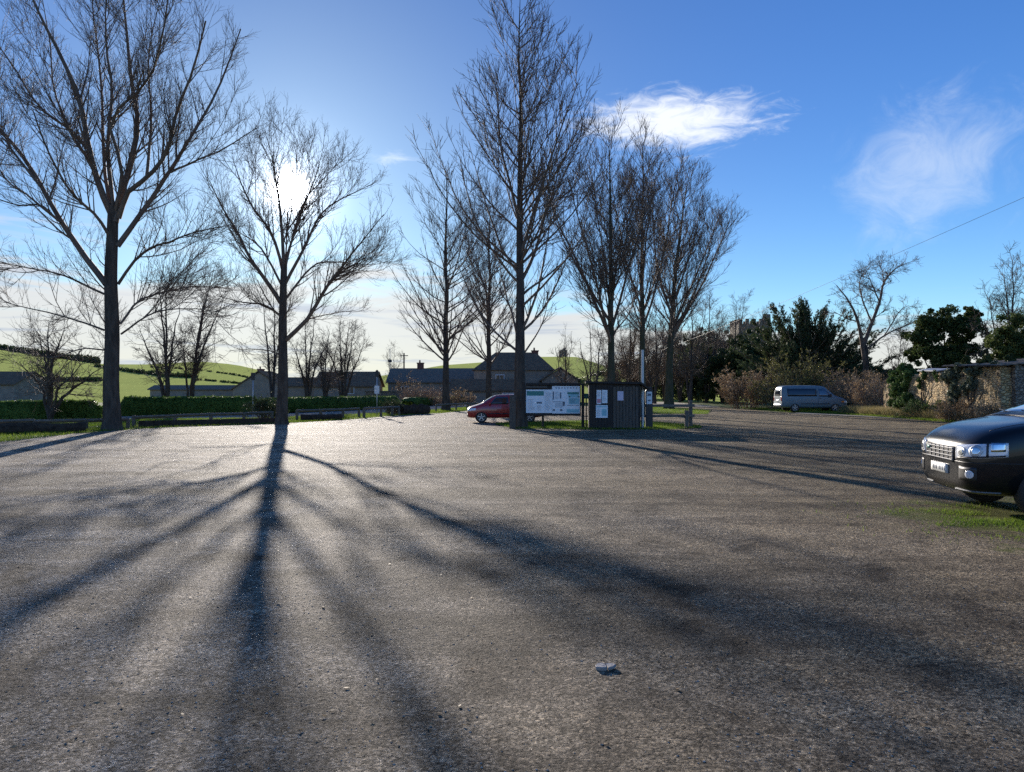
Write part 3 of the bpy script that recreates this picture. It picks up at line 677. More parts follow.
# the gaunt tree right of the cypress
GL = [([(866, 368), (862, 340), (858, 318), (850, 300), (838, 284)], .20, .03, -1.2),
 ([(864, 345), (872, 322), (880, 300), (884, 282), (896, 268), (910, 262)], .17, .02, 1.0),
 ([(866, 350), (884, 336), (904, 326), (922, 318)], .09, .02, -1.0),
 ([(858, 322), (846, 318), (834, 312)], .06, .015, 1.4), ([(880, 302), (872, 284), (866, 270)], .07, .015, -.8),
 ([(884, 284), (882, 272), (878, 262)], .05, .01, .7), ([(872, 322), (862, 300), (860, 280), (868, 266)], .08, .015, 1.5),
 ([(884, 336), (900, 312), (910, 305)], .06, .012, 1.5)]
traced_tree(869, 412, 62, [(868, 400), (867, 385), (866, 368), (865, 345)], .34, .2, GL, 'gaunt bare tree with crooked limbs between the cypress and the round evergreen', 71,
   [dict(dens=4.2, t0=.15, t1=1., ang=(46, 14), lens=(1.0, 2.6), Pn=6, trop=.04, wig=.16, sides=5, rmul=.5, rmin=.010),
    dict(dens=5.2, t0=.1, t1=1., ang=(45, 14), lens=(.5, 1.2), Pn=5, trop=.04, wig=.16, sides=3, rmul=.5, rmin=.012),
    dict(dens=5.5, t0=.1, t1=1., ang=(45, 14), lens=(.25, .7), Pn=3, trop=.03, wig=.16, sides=3, rmul=.6, rmin=.010)])
bush_tree(1012, 50, [(-30, 320), (-22, 296), (-8, 276), (4, 262), (18, 270), (40, 280), (60, 300)], 260, 'bare tree at the far right behind the stone shed roof', 72, .2, 2.4, (1.6, 3.2), group=BARE)
bush_tree(898, 58, [(-10, 345), (0, 338), (10, 344)], 330, 'thicket of thin bare stems below the round evergreen', 73, .07, 3.0, (.8, 1.8), group=BARE)

# ------------------------------------------------------------------ evergreens and shrubs
def evergreen(name, px, d, label, seed, lobes, per, size, leaf, cat='tree', trunk_r=.25, group=None, shell=.62, nsub=24, flat=.8):
    """lobes: (px, py, radius in m, depth offset); each breaks up into leaf clumps"""
    rng = np.random.default_rng(seed); b = G(px, d)
    C, RR, stems = [], [], []
    for lx, ly, r, off in lobes:
        c = P(lx, ly, d+off)
        v = norm(rng.normal(size=(nsub, 3)))*(r*rng.random((nsub, 1))**.45)
        C.append(c+v*1.12*np.array([1, 1, flat])); RR.append(rng.uniform(.13, .42, nsub)*r)
        t = limb([b+np.array([0, 0, -.1]), b*.6+c*.4+np.array([0, 0, .3]), c], trunk_r*.6, .02, 8, rng, .04); stems.append(t)
    C = np.concatenate(C); RR = np.concatenate(RR)
    ok = C[:, 2] > .1; C, RR = C[ok], RR[ok]
    T = (np.concatenate([a for a, _ in stems]), np.concatenate([q for _, q in stems]))
    sub = spawn(rng, *T, dens=2.0, t0=.3, t1=1., ang=(50, 15), lens=(.6, 1.8), Pn=5, trop=.03, wig=.12)
    return plant(name, b, label, cat, [('trunk', tubes([(*T, 6), (*sub, 3)]), M['bark']), ('crown', clumps(rng, C, RR, per, size, flat, shell), M[leaf])], group)
evergreen('evergreen_tree', 946, 56, 'round-headed dark evergreen above the ivied stone wall', 81,
  [(925, 335, 1.4, 0), (945, 322, 1.5, .5), (962, 332, 1.5, -.5), (972, 348, 1.3, 0), (938, 352, 1.6, -.8), (920, 352, 1.0, .3), (955, 355, 1.6, .8), (948, 370, 1.5, 0), (930, 325, .9, .2), (968, 318, .9, .5)], 150, .115, 'leaf_oak', nsub=34)
evergreen('evergreen_tree', 1016, 46, 'green evergreen at the right edge behind the shed roof', 82,
  [(1010, 345, 1.2, 0), (1024, 330, 1.4, .4), (1020, 360, 1.3, -.4), (1040, 345, 1.6, 0), (1005, 360, .8, 0)], 140, .11, 'leaf_oak', nsub=30)
DARK = 'dark evergreens of the wood edge'
for j, (px, d, lb, lab) in enumerate([
   (690, 100, [(684, 372, 2.6, 0), (700, 362, 2.8, 1), (690, 388, 2.6, -1), (706, 384, 2.6, 0)], 'dark evergreen bush above the pale track'),
   (722, 92, [(714, 372, 2.4, 0), (728, 360, 2.6, 1), (722, 388, 2.4, -1), (738, 380, 2.4, 0)], 'dark evergreen right of the pale track, left of the rusty shrub'),
   (752, 88, [(746, 352, 2.2, 0), (760, 346, 2.4, 1), (756, 368, 2.6, -1), (768, 362, 2.2, 0), (742, 370, 2., 0)], 'dark evergreen under the church tower'),
   (628, 118, [(604, 384, 2.4, 0), (622, 378, 2.8, 1), (640, 372, 3., -1), (652, 384, 2.6, 0)], 'dark evergreen low behind the kiosk'),
   (672, 112, [(660, 372, 3., 0), (676, 362, 3.2, 1), (668, 388, 2.8, -1), (684, 350, 2.6, 0)], 'dark evergreen behind the leaning bare tree'),
   (706, 118, [(694, 352, 3., 0), (712, 344, 3.2, 1), (726, 348, 3., -1), (704, 366, 3., 0), (736, 358, 3., 0)], 'tall dark evergreen left of the church tower'),
   (836, 80, [(818, 372, 2.2, 0), (834, 362, 2.2, .6), (848, 372, 2.2, -.6), (840, 386, 2.2, 0), (862, 380, 2.0, 0)], 'dark evergreen behind the van roof'),
   (895, 72, [(876, 384, 1.7, 0), (892, 380, 1.7, .5), (908, 386, 1.6, 0), (925, 384, 1.6, 0), (884, 394, 1.5, 0)], 'low dark evergreen thicket right of the gaunt tree')]):
    evergreen('evergreen_tree', px, d, lab, 90+j, lb, 150, .17, 'leaf_dark', group=DARK, nsub=34)
# cypress: upswept flat sprays
def cypress():
    rng = np.random.default_rng(101); d = 74; b = G(806, d)
    tr = limb([b-np.array([0, 0, .1]), b+np.array([.1, 0, 3.]), b+np.array([.2, .1, 6.]), b+np.array([.5, 0, 8.2])], .42, .10, 12, rng, .03)
    n = 210; th = np.radians(rng.uniform(-86, 82, n)); az = rng.uniform(-.9, .9, n)+np.where(rng.random(n) < .5, 0, math.pi)
    out = np.abs(np.sin(th)); ln = (9.6*np.cos(th)**2+8.4*np.sin(th)**2)*rng.uniform(.5, 1.0, n)
    sx = np.sign(th)*np.abs(np.cos(az)); sy = np.sin(az)
    z0 = 1.0+3.6*rng.random(n)*np.cos(th)+.8*rng.random(n)
    p0 = np.stack([b[0]+.1+0*z0, b[1]+0*z0, z0], 1)
    end = np.stack([b[0]+.3+sx*out*ln, b[1]+sy*out*ln, 1.2+np.cos(th)*ln+out*.5], 1)
    mid = p0*.5+end*.5-np.stack([0*ln, 0*ln, .10*ln*out], 1)
    Bs = [limb([p0[i], mid[i], end[i]], .10, .014, 12, rng, .05) for i in range(n)]
    a = (np.concatenate([q for q, _ in Bs]), np.concatenate([q for _, q in Bs])); T = tr
    c = spawn(rng, *a, dens=7., t0=.3, t1=1., ang=(30, 8), lens=(.6, 1.6), Pn=5, trop=.02, wig=.06, rmul=.5, rmin=.012, flat=.4)
    pts = c[0]; n = len(pts); k = 12
    i = np.repeat(np.arange(n), k); p, tg, _ = sample(c[0], c[1], i, rng.random(len(i)))
    p = p+rng.normal(size=p.shape)*.07
    br = rng.random(len(i)) < .12
    V, Q = quads(rng, p, .085, 3.6, tg)
    e = plant('cypress_tree', b, 'wide dark cypress with upswept feathery boughs above the van', 'tree',
          [('trunk', tubes([(*T, 8)]), M['bark']), ('crown', (V, Q), M['leaf_cyp']), ('bough', tubes([(*a, 5), (*c, 3)]), M['twig_warm'])])
cypress()

def shrub(px, d, w, top_py, label, seed, twig, leaf=None, leaves=0, lsize=.06, n=46, cat='shrub', name='shrub', group=None, depth=1.2):
    """thicket of upright arching stems, with leaves if any"""
    rng = np.random.default_rng(seed); b = G(px, d); h = EYE+(HY-top_py)/F*d; W2 = w/F*d/2
    p = np.stack([rng.uniform(-.55, .55, n)*W2, rng.uniform(-.5, .5, n)*depth, np.zeros(n)], 1)+b
    d0 = norm(np.stack([(p[:, 0]-b[0])/W2*.9+rng.normal(size=n)*.25, rng.normal(size=n)*.35, np.ones(n)], 1))
    sh = np.sqrt(np.clip(1-((p[:, 0]-b[0])/W2)**2*1.1, .2, 1))
    pts = walk(rng, p, d0, h*rng.uniform(.6, 1.02, n)*sh, 9, -.02, .10)
    rad = np.linspace(.022, .006, 9)[None]*np.ones((n, 1))
    groups = [(pts, rad, 4)]+foliage_levels(rng, [(pts, rad)], [
       dict(dens=5., t0=.15, t1=1., ang=(42, 14), lens=(.5, 1.1), Pn=5, trop=.03, wig=.14, sides=3, rmul=.6, rmin=.006),
       dict(dens=7., t0=.1, t1=1., ang=(45, 14), lens=(.2, .5), Pn=4, trop=.02, wig=.16, sides=3, rmul=.6, rmin=.0045)])
    parts = [('stems', tubes(groups), M[twig])]
    if leaf:
        tw = groups[-1]; i = rng.integers(0, len(tw[0]), leaves); q, _, _ = sample(tw[0], tw[1], i, rng.random(leaves))
        parts.append(('foliage', quads(rng, q+rng.normal(size=q.shape)*.04, lsize), M[leaf]))
    return plant(name, b, label, cat, parts, group)
shrub(747, 64, 50, 360, 'rusty brown leafless shrub left of the van', 111, 'twig_red', 'leaf_rust', 9000, .07, 80)
shrub(797, 62, 66, 350, 'olive green shrub behind the roof of the van', 112, 'twig_warm', 'leaf_olive', 14000, .08, 90, depth=1.8)
shrub(780, 60, 40, 372, 'dull olive undergrowth bush behind the back of the van', 118, 'twig_warm', 'leaf_olive', 4000, .07, 60)
shrub(852, 57, 46, 366, 'reddish brown shrub at the nose of the van', 113, 'twig_red', 'leaf_rust', 6000, .06, 80)
shrub(878, 52, 36, 368, 'tangled brown shrub left of the broken stone stub', 114, 'twig_red', 'leaf_rust', 4000, .06, 60)
shrub(846, 60, 30, 380, 'low brown bramble beside the front wheel of the van', 119, 'twig_warm', 'leaf_rust', 2000, .06, 40)
shrub(960, 37.4, 50, 404, 'straw-coloured bramble at the foot of the stone wall', 115, 'twig_warm', 'leaf_rust', 2500, .05, 60, depth=.8)
shrub(925, 41.5, 60, 403, 'dark green bramble sprawling along the verge before the wall', 116, 'twig_warm', 'leaf_ivy', 4500, .05, 60, depth=.8)
shrub(990, 34.4, 34, 406, 'dry bramble before the corner of the stone shed', 117, 'twig_warm', 'leaf_rust', 1800, .05, 40, depth=.6)
shrub(424, 78, 64, 383, 'pinkish brown shrub before the long slate roof', 121, 'twig_red', 'leaf_rust', 900, .06, 110)
shrub(460, 74, 44, 390, 'dark brown shrub behind the verge tree', 122, 'twig', 'leaf_rust', 1200, .07, 50)
shrub(392, 47.5, 16, 401, 'small dark bush by the low rail left of the dark log', 123, 'twig', 'leaf_dark', 1500, .05, 24, depth=.4)
shrub(265, 40, 20, 396, 'small leafy dark bush beside the trunk before the sun', 124, 'twig', 'leaf_dark', 2500, .06, 26, depth=.4)
shrub(408, 96, 26, 370, 'pale leafless bush catching light before the slate roof', 125, 'twig_warm', 'leaf_rust', 800, .08, 30)

# clipped hedges
def hedge(path, h, w, label, seed, leaves):
    rng = np.random.default_rng(seed); path = np.array(path, float); n = 60
    c = resample(np.c_[path, np.zeros(len(path))], n)
    t = norm(np.gradient(c, axis=0)); side = np.stack([t[:, 1], -t[:, 0], 0*t[:, 0]], 1)
    prof = np.array([(-.5, 0), (-.52, .35), (-.5, .75), (-.36, .97), (0, 1.02), (.36, .97), (.5, .75), (.52, .35), (.5, 0)])
    k = len(prof); hh = h*(1+np.cumsum(rng.normal(size=n))*.006)
    env = np.clip(np.minimum(np.arange(n), np.arange(n)[::-1])/3., .35, 1)**.5
    V = c[:, None]+side[:, None]*(prof[None, :, 0:1]*w*env[:, None, None])+UP*(prof[None, :, 1:2]*(hh*env)[:, None, None])
    V = V+rng.normal(size=V.shape)*.035; V[..., 2] = np.maximum(V[..., 2], -.05)
    idx = np.arange(n*k).reshape(n, k)
    Q = np.stack([idx[:-1, :-1], idx[:-1, 1:], idx[1:, 1:], idx[1:, :-1]], -1).reshape(-1, 4)
    b = c[n//2].copy()
    a = rng.integers(0, n-1, leaves); u = rng.integers(0, k-1, leaves); f, g_ = rng.random((leaves, 1)), rng.random((leaves, 1))
    p = (V[a, u]*(1-f)+V[a+1, u]*f)*(1-g_)+(V[a, u+1]*(1-f)+V[a+1, u+1]*f)*g_
    lq = quads(rng, p+rng.normal(size=p.shape)*.035, .055)
    return plant('hedge', b, label, 'hedge', [('hedge_body', (V.reshape(-1, 3), Q), M['leaf_hedge']), ('leaves', lq, M['leaf_hedge'])], 'clipped hedges along the road')
hedge([(-40, 39.5), (-28, 41), (-23.4, 42.3)], .92, 1.2, 'low clipped hedge behind the big left tree', 131, 22000)
hedge([(-24.5, 46.0), (-21, 47.6), (-16.8, 49.6)], 1.15, 1.5, 'taller clipped hedge between the big left tree and the twin-stemmed one', 132, 18000)
hedge([(-17.6, 51.5), (-15.4, 56), (-13.0, 62), (-11.0, 70)], 1.0, 1.6, 'long clipped hedge behind the trunk before the sun, in front of the cottages', 133, 26000)
hedge([(-10.6, 75), (-8.0, 83), (-6.0, 92)], .8, 2.2, 'sunlit grassy hedge bank below the slate-roofed house', 134, 9000)

# ------------------------------------------------------------------ grass
def blades(name, polys, seed, m, hgt, wid, label, zoff=0.):
    """polys: (polygon, count)"""
    rng = np.random.default_rng(seed); ps = []
    for poly, cnt in polys:
        poly = np.array(poly, float); lo, hi = poly.min(0), poly.max(0); got = []; tot = 0
        while tot < cnt:
            q = lo+(hi-lo)*rng.random((cnt*2, 2)); ins = np.zeros(len(q), bool); j = len(poly)-1
            for i in range(len(poly)):
                a, b = poly[i], poly[j]
                ins ^= ((a[1] > q[:, 1]) != (b[1] > q[:, 1])) & (q[:, 0] < (b[0]-a[0])*(q[:, 1]-a[1])/(b[1]-a[1]+1e-12)+a[0]); j = i
            q = q[ins]
            cl = np.sin(q[:, 0]*2.1+np.sin(q[:, 1]*1.7)*2)*np.sin(q[:, 1]*2.7+q[:, 0]*.9)  # tussocks
            q = q[rng.random(len(q)) < .55+.4*cl]
            got.append(q); tot += len(q)
        ps.append(np.concatenate(got)[:cnt])
    q = np.concatenate(ps); n = len(q); base = np.c_[q, np.full(n, zoff)]
    a = rng.random(n)*2*np.pi; h = hgt*rng.uniform(.4, 1.3, n); w = wid*rng.uniform(.6, 1.3, n)
    s = np.stack([np.cos(a), np.sin(a), 0*a], 1)*w[:, None]*.5
    tip = base+np.stack([rng.normal(size=n)*.45*h, rng.normal(size=n)*.45*h, h], 1)
    V = np.stack([base-s, base+s, tip], 1).reshape(-1, 3)
    o = mesh_obj(name, np_mesh(name, V, np.arange(n*3).reshape(n, 3), False), m); tag(o, label, None, None, 'stuff'); return o
LV = [(-30, 20), (-16.3, 20), (-15.6, 22.5), (-16.0, 27), (-15.0, 31.2), (-11.4, 34.6), (-9.1, 38.8), (-7.4, 45.2), (-5.0, 50.8), (-3.2, 57), (-1, 66), (-3.0, 74), (-8, 53), (-14.2, 42.2), (-30, 38)]
blades('grass', [(LV, 90000), (ISL, 26000), (ISL2, 16000)], 141, M['grass'], .085, .022, 'short green grass on the verges and islands', 0.)
RV = [(21.9, 30), (21.7, 38), (21.9, 45.5), (20.4, 53), (20.2, 62), (27, 62), (26, 48), (23.2, 44), (23.1, 30)]
RV2 = [(20.2, 54), (20.2, 66), (40, 66), (40, 56), (27, 56), (24, 53)]
blades('grass', [(RV, 42000), (RV2, 20000)], 142, M['grass'], .12, .03, 'longer verge grass below the stone wall and round the van')
blades('dry_grass', [([(22.3, 34), (22.3, 44), (22.0, 50), (25, 52), (23.2, 44), (23.2, 34)], 16000)], 143, M['grass_dry'], .5, .022, 'dry straw-coloured stalks along the foot of the wall')
def near_moss():
    rng = np.random.default_rng(144); n = 32000
    q = np.stack([rng.normal(7.0, .9, n), rng.normal(8.9, .6, n)], 1)
    cl = np.sin(q[:, 0]*2.3+np.sin(q[:, 1]*3.1)*1.6)*np.sin(q[:, 1]*3.7+q[:, 0]*1.1)+.6*np.sin(q[:, 0]*6.1+q[:, 1]*2)*np.sin(q[:, 1]*7)
    q = q[(cl+rng.normal(size=n)*.25 > .25)]; n = len(q)
    a = rng.random(n)*2*np.pi; h = .036*rng.uniform(.4, 1.6, n); w = .008*rng.uniform(.6, 1.4, n); base = np.c_[q, np.zeros(n)]
    s = np.stack([np.cos(a), np.sin(a), 0*a], 1)*w[:, None]*.5
    tip = base+np.stack([rng.normal(size=n)*.6*h, rng.normal(size=n)*.6*h, h], 1)
    o = mesh_obj('grass', np_mesh('grass', np.stack([base-s, base+s, tip], 1).reshape(-1, 3), np.arange(n*3).reshape(n, 3), False), M['grass'])
    tag(o, 'thin grass and moss creeping over the gravel by the black car', None, None, 'stuff')
near_moss()
def stones():
    rng = np.random.default_rng(151); n = 20000
    d = 1.6+13*rng.random(n)**1.7; x = (rng.random(n)*2-1)*(d*.78+.6)
    keep = np.sin(x*1.7+np.sin(d*1.3)*2)*np.sin(d*2.1+x*.6)+rng.normal(size=n)*.5 > -.25; d, x = d[keep], x[keep]; n = len(d)
    s = .0035+.006*rng.random(n)**3; s = np.where(rng.random(n) < .004, s*1.6, s)
    o8 = np.array([(1, 0, 0), (0, 1, 0), (-1, 0, 0), (0, -1, 0), (0, 0, .38), (0, 0, -.38)], float)
    a = rng.random(n)*2*np.pi; ca, sa = np.cos(a), np.sin(a)
    V = o8[None]*rng.uniform(.6, 1.3, (n, 6, 1))*s[:, None, None]
    V = np.stack([V[..., 0]*ca[:, None]-V[..., 1]*sa[:, None], V[..., 0]*sa[:, None]+V[..., 1]*ca[:, None], V[..., 2]], -1)
    V += np.stack([x, d, s*.1], -1)[:, None]
    T = np.array([(0, 1, 4), (1, 2, 4), (2, 3, 4), (3, 0, 4), (1, 0, 5), (2, 1, 5), (3, 2, 5), (0, 3, 5)])
    Q = (np.arange(n)[:, None, None]*6+T[None]).reshape(-1, 3)
    o = mesh_obj('gravel', np_mesh('gravel', V.reshape(-1, 3), Q, False), M['pebble']); tag(o, 'loose small stones scattered over the car park surface', None, None, 'stuff')
stones()
def litter():
    rng = np.random.default_rng(152); n = 2600
    d = 1.8+16*rng.random(n)**1.3; x = (rng.random(n)*2-1)*(d*.8+.6)
    k = np.sin(x*1.1+np.sin(d*.9)*2)*np.sin(d*1.6+x*.5)+rng.normal(size=n)*.4 > .2; c = np.stack([x[k], d[k], .006+0*d[k]], 1)
    V, Q = quads(rng, c, .020, 1.5, np.stack([rng.normal(size=len(c)), rng.normal(size=len(c)), 0*d[k]], 1)); V[:, 2] = np.abs(V[:, 2])*.5+.004
    o = mesh_obj('leaf_litter', np_mesh('leaf_litter', V, Q, False), M['leaf_rust']); tag(o, 'scraps of dead leaf and twig strewn over the gravel', None, None, 'stuff')
litter()
def flat_stone():
    d = 1.6*F/(668-HY); c = G(605, d); e = MB()
    rng = random.Random(5)
    A = [(-.058, -.012), (-.03, -.03), (.0, -.034), (.006, -.004), (.0, .03), (-.035, .036), (-.056, .014)]
    B = [(.006, -.036), (.04, -.028), (.066, -.006), (.05, .02), (.008, .032), (.012, 0)]
    e.prism(A, 0, .024, 'z'); e.prism(B, 0, .019, 'z')
    o = e.build('stone', M['pale_stone'], None, .004); o.location = c; o.rotation_euler = (R(3), R(-4), .2)
    tag(o, 'pale flat stone, cracked across, lying alone on the gravel', 'stone')
flat_stone()

# ------------------------------------------------------------------ fences, logs, signs
def rail_fence(posts, h, label, seed, pw=.13, group='low post and rail fences'):
    """posts: (px, d)"""
    rng = random.Random(seed); W_ = [G(px, d) for px, d in posts]; base = W_[len(W_)//2]
    e = empty('rail_fence', tuple(base)); tag(e, label, 'fence', group)
    for p in W_:
        q = p-base; m = MB(); hh = h*rng.uniform(.95, 1.1)
        m.box((q[0], q[1], hh/2-.1), (pw, pw, hh+.2), rng.uniform(-.3, .3), ry=rng.uniform(-.05, .05), rx=rng.uniform(-.04, .04)); m.build('post', M['timber'], e, .012)
    for a, b in zip(W_[:-1], W_[1:]):
        a, b = a-base, b-base; v = b-a; L = np.hypot(v[0], v[1]); m = MB()
        m.box(((a[0]+b[0])/2, (a[1]+b[1])/2, h*.94+rng.uniform(-.02, .03)), (L*1.02, .10, .13), math.atan2(v[1], v[0]), rx=R(45), ry=rng.uniform(-.012, .012)); m.build('rail', M['timber_long'], e, .01)
    return e
rail_fence([(-60, 25.6), (-10, 27.2), (34, 28.4), (86, 29.6), (128, 30.6)], .42, 'low rail fence in front of the big left tree', 1)
rail_fence([(134, 32.2), (175, 33.6), (211, 35.2), (244, 36.6), (272, 38)], .46, 'low rail fence from the big left tree to the trunk before the sun', 2)
rail_fence([(297, 39.6), (321, 41), (343, 42.6), (359, 44)], .5, 'low rail fence between the trunk before the sun and its gap', 3)
rail_fence([(364, 42.4), (381, 44.4), (392, 46), (399, 47)], .55, 'short low rail fence below the white sign', 4)
rail_fence([(436, 55), (456, 58), (467, 61), (490, 66), (512, 72)], .5, 'low rail fence behind the red car', 5)
def log(a, b, r, label, seed, square=False):
    a = np.array(a); b = np.array(b); base = (a+b)/2
    rng = np.random.default_rng(seed)
    e = MB()
    if square:
        v = b-a; e.box((0, 0, r), (np.linalg.norm(v), r*2.2, r*2), math.atan2(v[1], v[0])); o = e.build('timber_beam', M['log'], None, .02)
    else:
        p = resample([a, base+np.array([0, 0, r*.15]), b], 9)-base; p[:, 2] = r*.85
        p[1:-1] += rng.normal(size=(7, 3))*r*.12
        V, Q = tubes([(p[None], (np.ones(9)*r*rng.uniform(.88, 1.12, 9))[None], 12)])
        n = len(V); me = bpy.data.meshes.new('log')
        me.from_pydata([tuple(v) for v in V], [], [tuple(q) for q in Q]+[tuple(range(12)), tuple(range(n-12, n))]); me.update()
        o = mesh_obj('log', me, M['log'])
    o.location = base; tag(o, label, 'log' if not square else 'beam'); return o
log(G(-15, 27.0), G(86, 28.6), .19, 'long dark log on the grass before the left rail fence', 1)
log(G(139, 32.0), G(277, 35.6), .13, 'long dark square timber beam along the gravel edge', 2, True)
log(G(301, 38.6), G(341, 40.0), .17, 'short dark log on the grass right of the trunk before the sun', 3)
log(G(400, 47.8), G(427, 50.0), .34, 'thick dark log lying left of the verge tree', 4)

def road_sign():
    d = 46; b = G(377, d); e = empty('road_sign', tuple(b)); tag(e, 'slim grey signpost with a small white plate and dark lamp head', 'sign')
    m = MB(); m.tube((0, 0, -.1), (0, 0, 2.55), .03); m.build('pole', M['steel'], e, 0, True)
    m = MB(); m.box((0, -.045, 1.62), (.30, .02, .50)); m.build('sign_plate', M['white_paint'], e, .005)
    m = MB(); m.box((0, 0, 2.62), (.17, .14, .36)); m.tube((0, 0, 2.80), (0, 0, 2.86), .08, .03); m.build('sign_head', M['black_plastic'], e, .02)
    d = 44; b = G(253, d); e = empty('road_sign', tuple(b)); tag(e, 'slim grey post with only a dark head, left of the trunk before the sun', 'sign')
    m = MB(); m.tube((0, 0, -.1), (0, 0, 2.3), .028); m.build('pole', M['steel'], e, 0, True)
    m = MB(); m.box((0, 0, 2.42), (.24, .10, .42)); m.build('sign_head', M['black_plastic'], e, .02)
road_sign()

def notice_board():
    d = 31.0; a = G(524, d)+np.array([0, 0, 0]); w = (584-524)/F*d
    e = empty('notice_board', tuple(a), R(1.5)); tag(e, 'wide wooden notice board with white map and text panels', 'notice board')
    s = d/F; z = lambda py: EYE+(HY-py)*s; x = lambda px: (px-524)*s
    for px, py in ((524, 382), (583, 384)):
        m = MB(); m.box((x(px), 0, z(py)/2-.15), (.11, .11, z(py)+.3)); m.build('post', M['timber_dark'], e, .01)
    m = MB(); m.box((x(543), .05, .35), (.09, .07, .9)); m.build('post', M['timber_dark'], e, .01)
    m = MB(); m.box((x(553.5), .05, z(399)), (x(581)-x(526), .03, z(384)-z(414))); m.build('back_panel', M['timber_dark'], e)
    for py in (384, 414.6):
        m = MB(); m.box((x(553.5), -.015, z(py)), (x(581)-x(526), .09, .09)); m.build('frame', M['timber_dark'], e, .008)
    m = MB(); m.box((x(536), -.016, z(387)), (x(549)-x(526), .03, .10)); m.build('header_board', M['timber_grey'], e, .006)
    rng = random.Random(4)
    def panel(x0, x1, y0, y1, marks, label):
        m = MB(); cx, cz = (x(x0)+x(x1))/2, (z(y0)+z(y1))/2; W2, H2 = x(x1)-x(x0), z(y0)-z(y1)
        m.box((cx, 0.02, cz), (W2, .02, H2), mi=0)
        for (u0, u1, v0, v1, k) in marks:
            m.box((cx+(u0+u1-1)/2*W2, .009, cz-(v0+v1-1)/2*H2), ((u1-u0)*W2, .004, (v1-v0)*H2), mi=k)
        o = m.build('panel', [M['paper'], M['ink'], M['teal'], M['aqua']], e); o['label'] = label
    lines = lambda u0, u1, v0, v1, n: [(u0, u0+(u1-u0)*rng.uniform(.55, 1), v0+(v1-v0)*i/n, v0+(v1-v0)*i/n+.012, 1) for i in range(n)]
    panel(526, 545, 389.6, 413, [(.04, .94, .06, .26, 2), (.56, .84, .52, .60, 1)]+lines(.12, .5, .42, .92, 9)+lines(.58, .9, .68, .92, 5), 'white panel with a green header')
    panel(545.2, 552, 389.6, 413, lines(.1, .9, .1, .92, 16), 'narrow white panel of text')
    panel(552.2, 580, 386, 413.5, [(.02, .07, .2, .5, 1), (.28, .33, .23, .46, 1), (.02, .46, .565, .585, 1), (.02, .1, .84, .91, 1), (.28, .37, .84, .91, 1), (.55, .97, .22, .30, 2), (.58, .97, .3, .42, 3), (.6, .97, .44, .66, 3), (.55, .97, .69, .71, 1), (.52, .97, .84, .97, 3), (.38, .46, .58, .72, 1), (.6, .66, .36, .42, 2), (.92, .97, .36, .42, 2)]
          + [(.12+i*.105, .12+i*.105+.05, .05, .09, 1) for i in range(8)]+lines(.1, .27, .22, .5, 6)+lines(.1, .45, .62, .8, 5)+lines(.62, .94, .46, .64, 5), 'large white panel with a map and text')
notice_board()
def slab_post():
    d = 30.6; b = G(512.5, d); e = MB(); e.box((0, 0, .62), (.26, .06, 1.54)); e.box((0, -.035, 1.2), (.22, .02, .2))
    o = e.build('upright_board', M['timber_grey'], None, .012); o.location = b; tag(o, 'plain grey upright timber board against the tallest tree trunk', 'board')
slab_post()

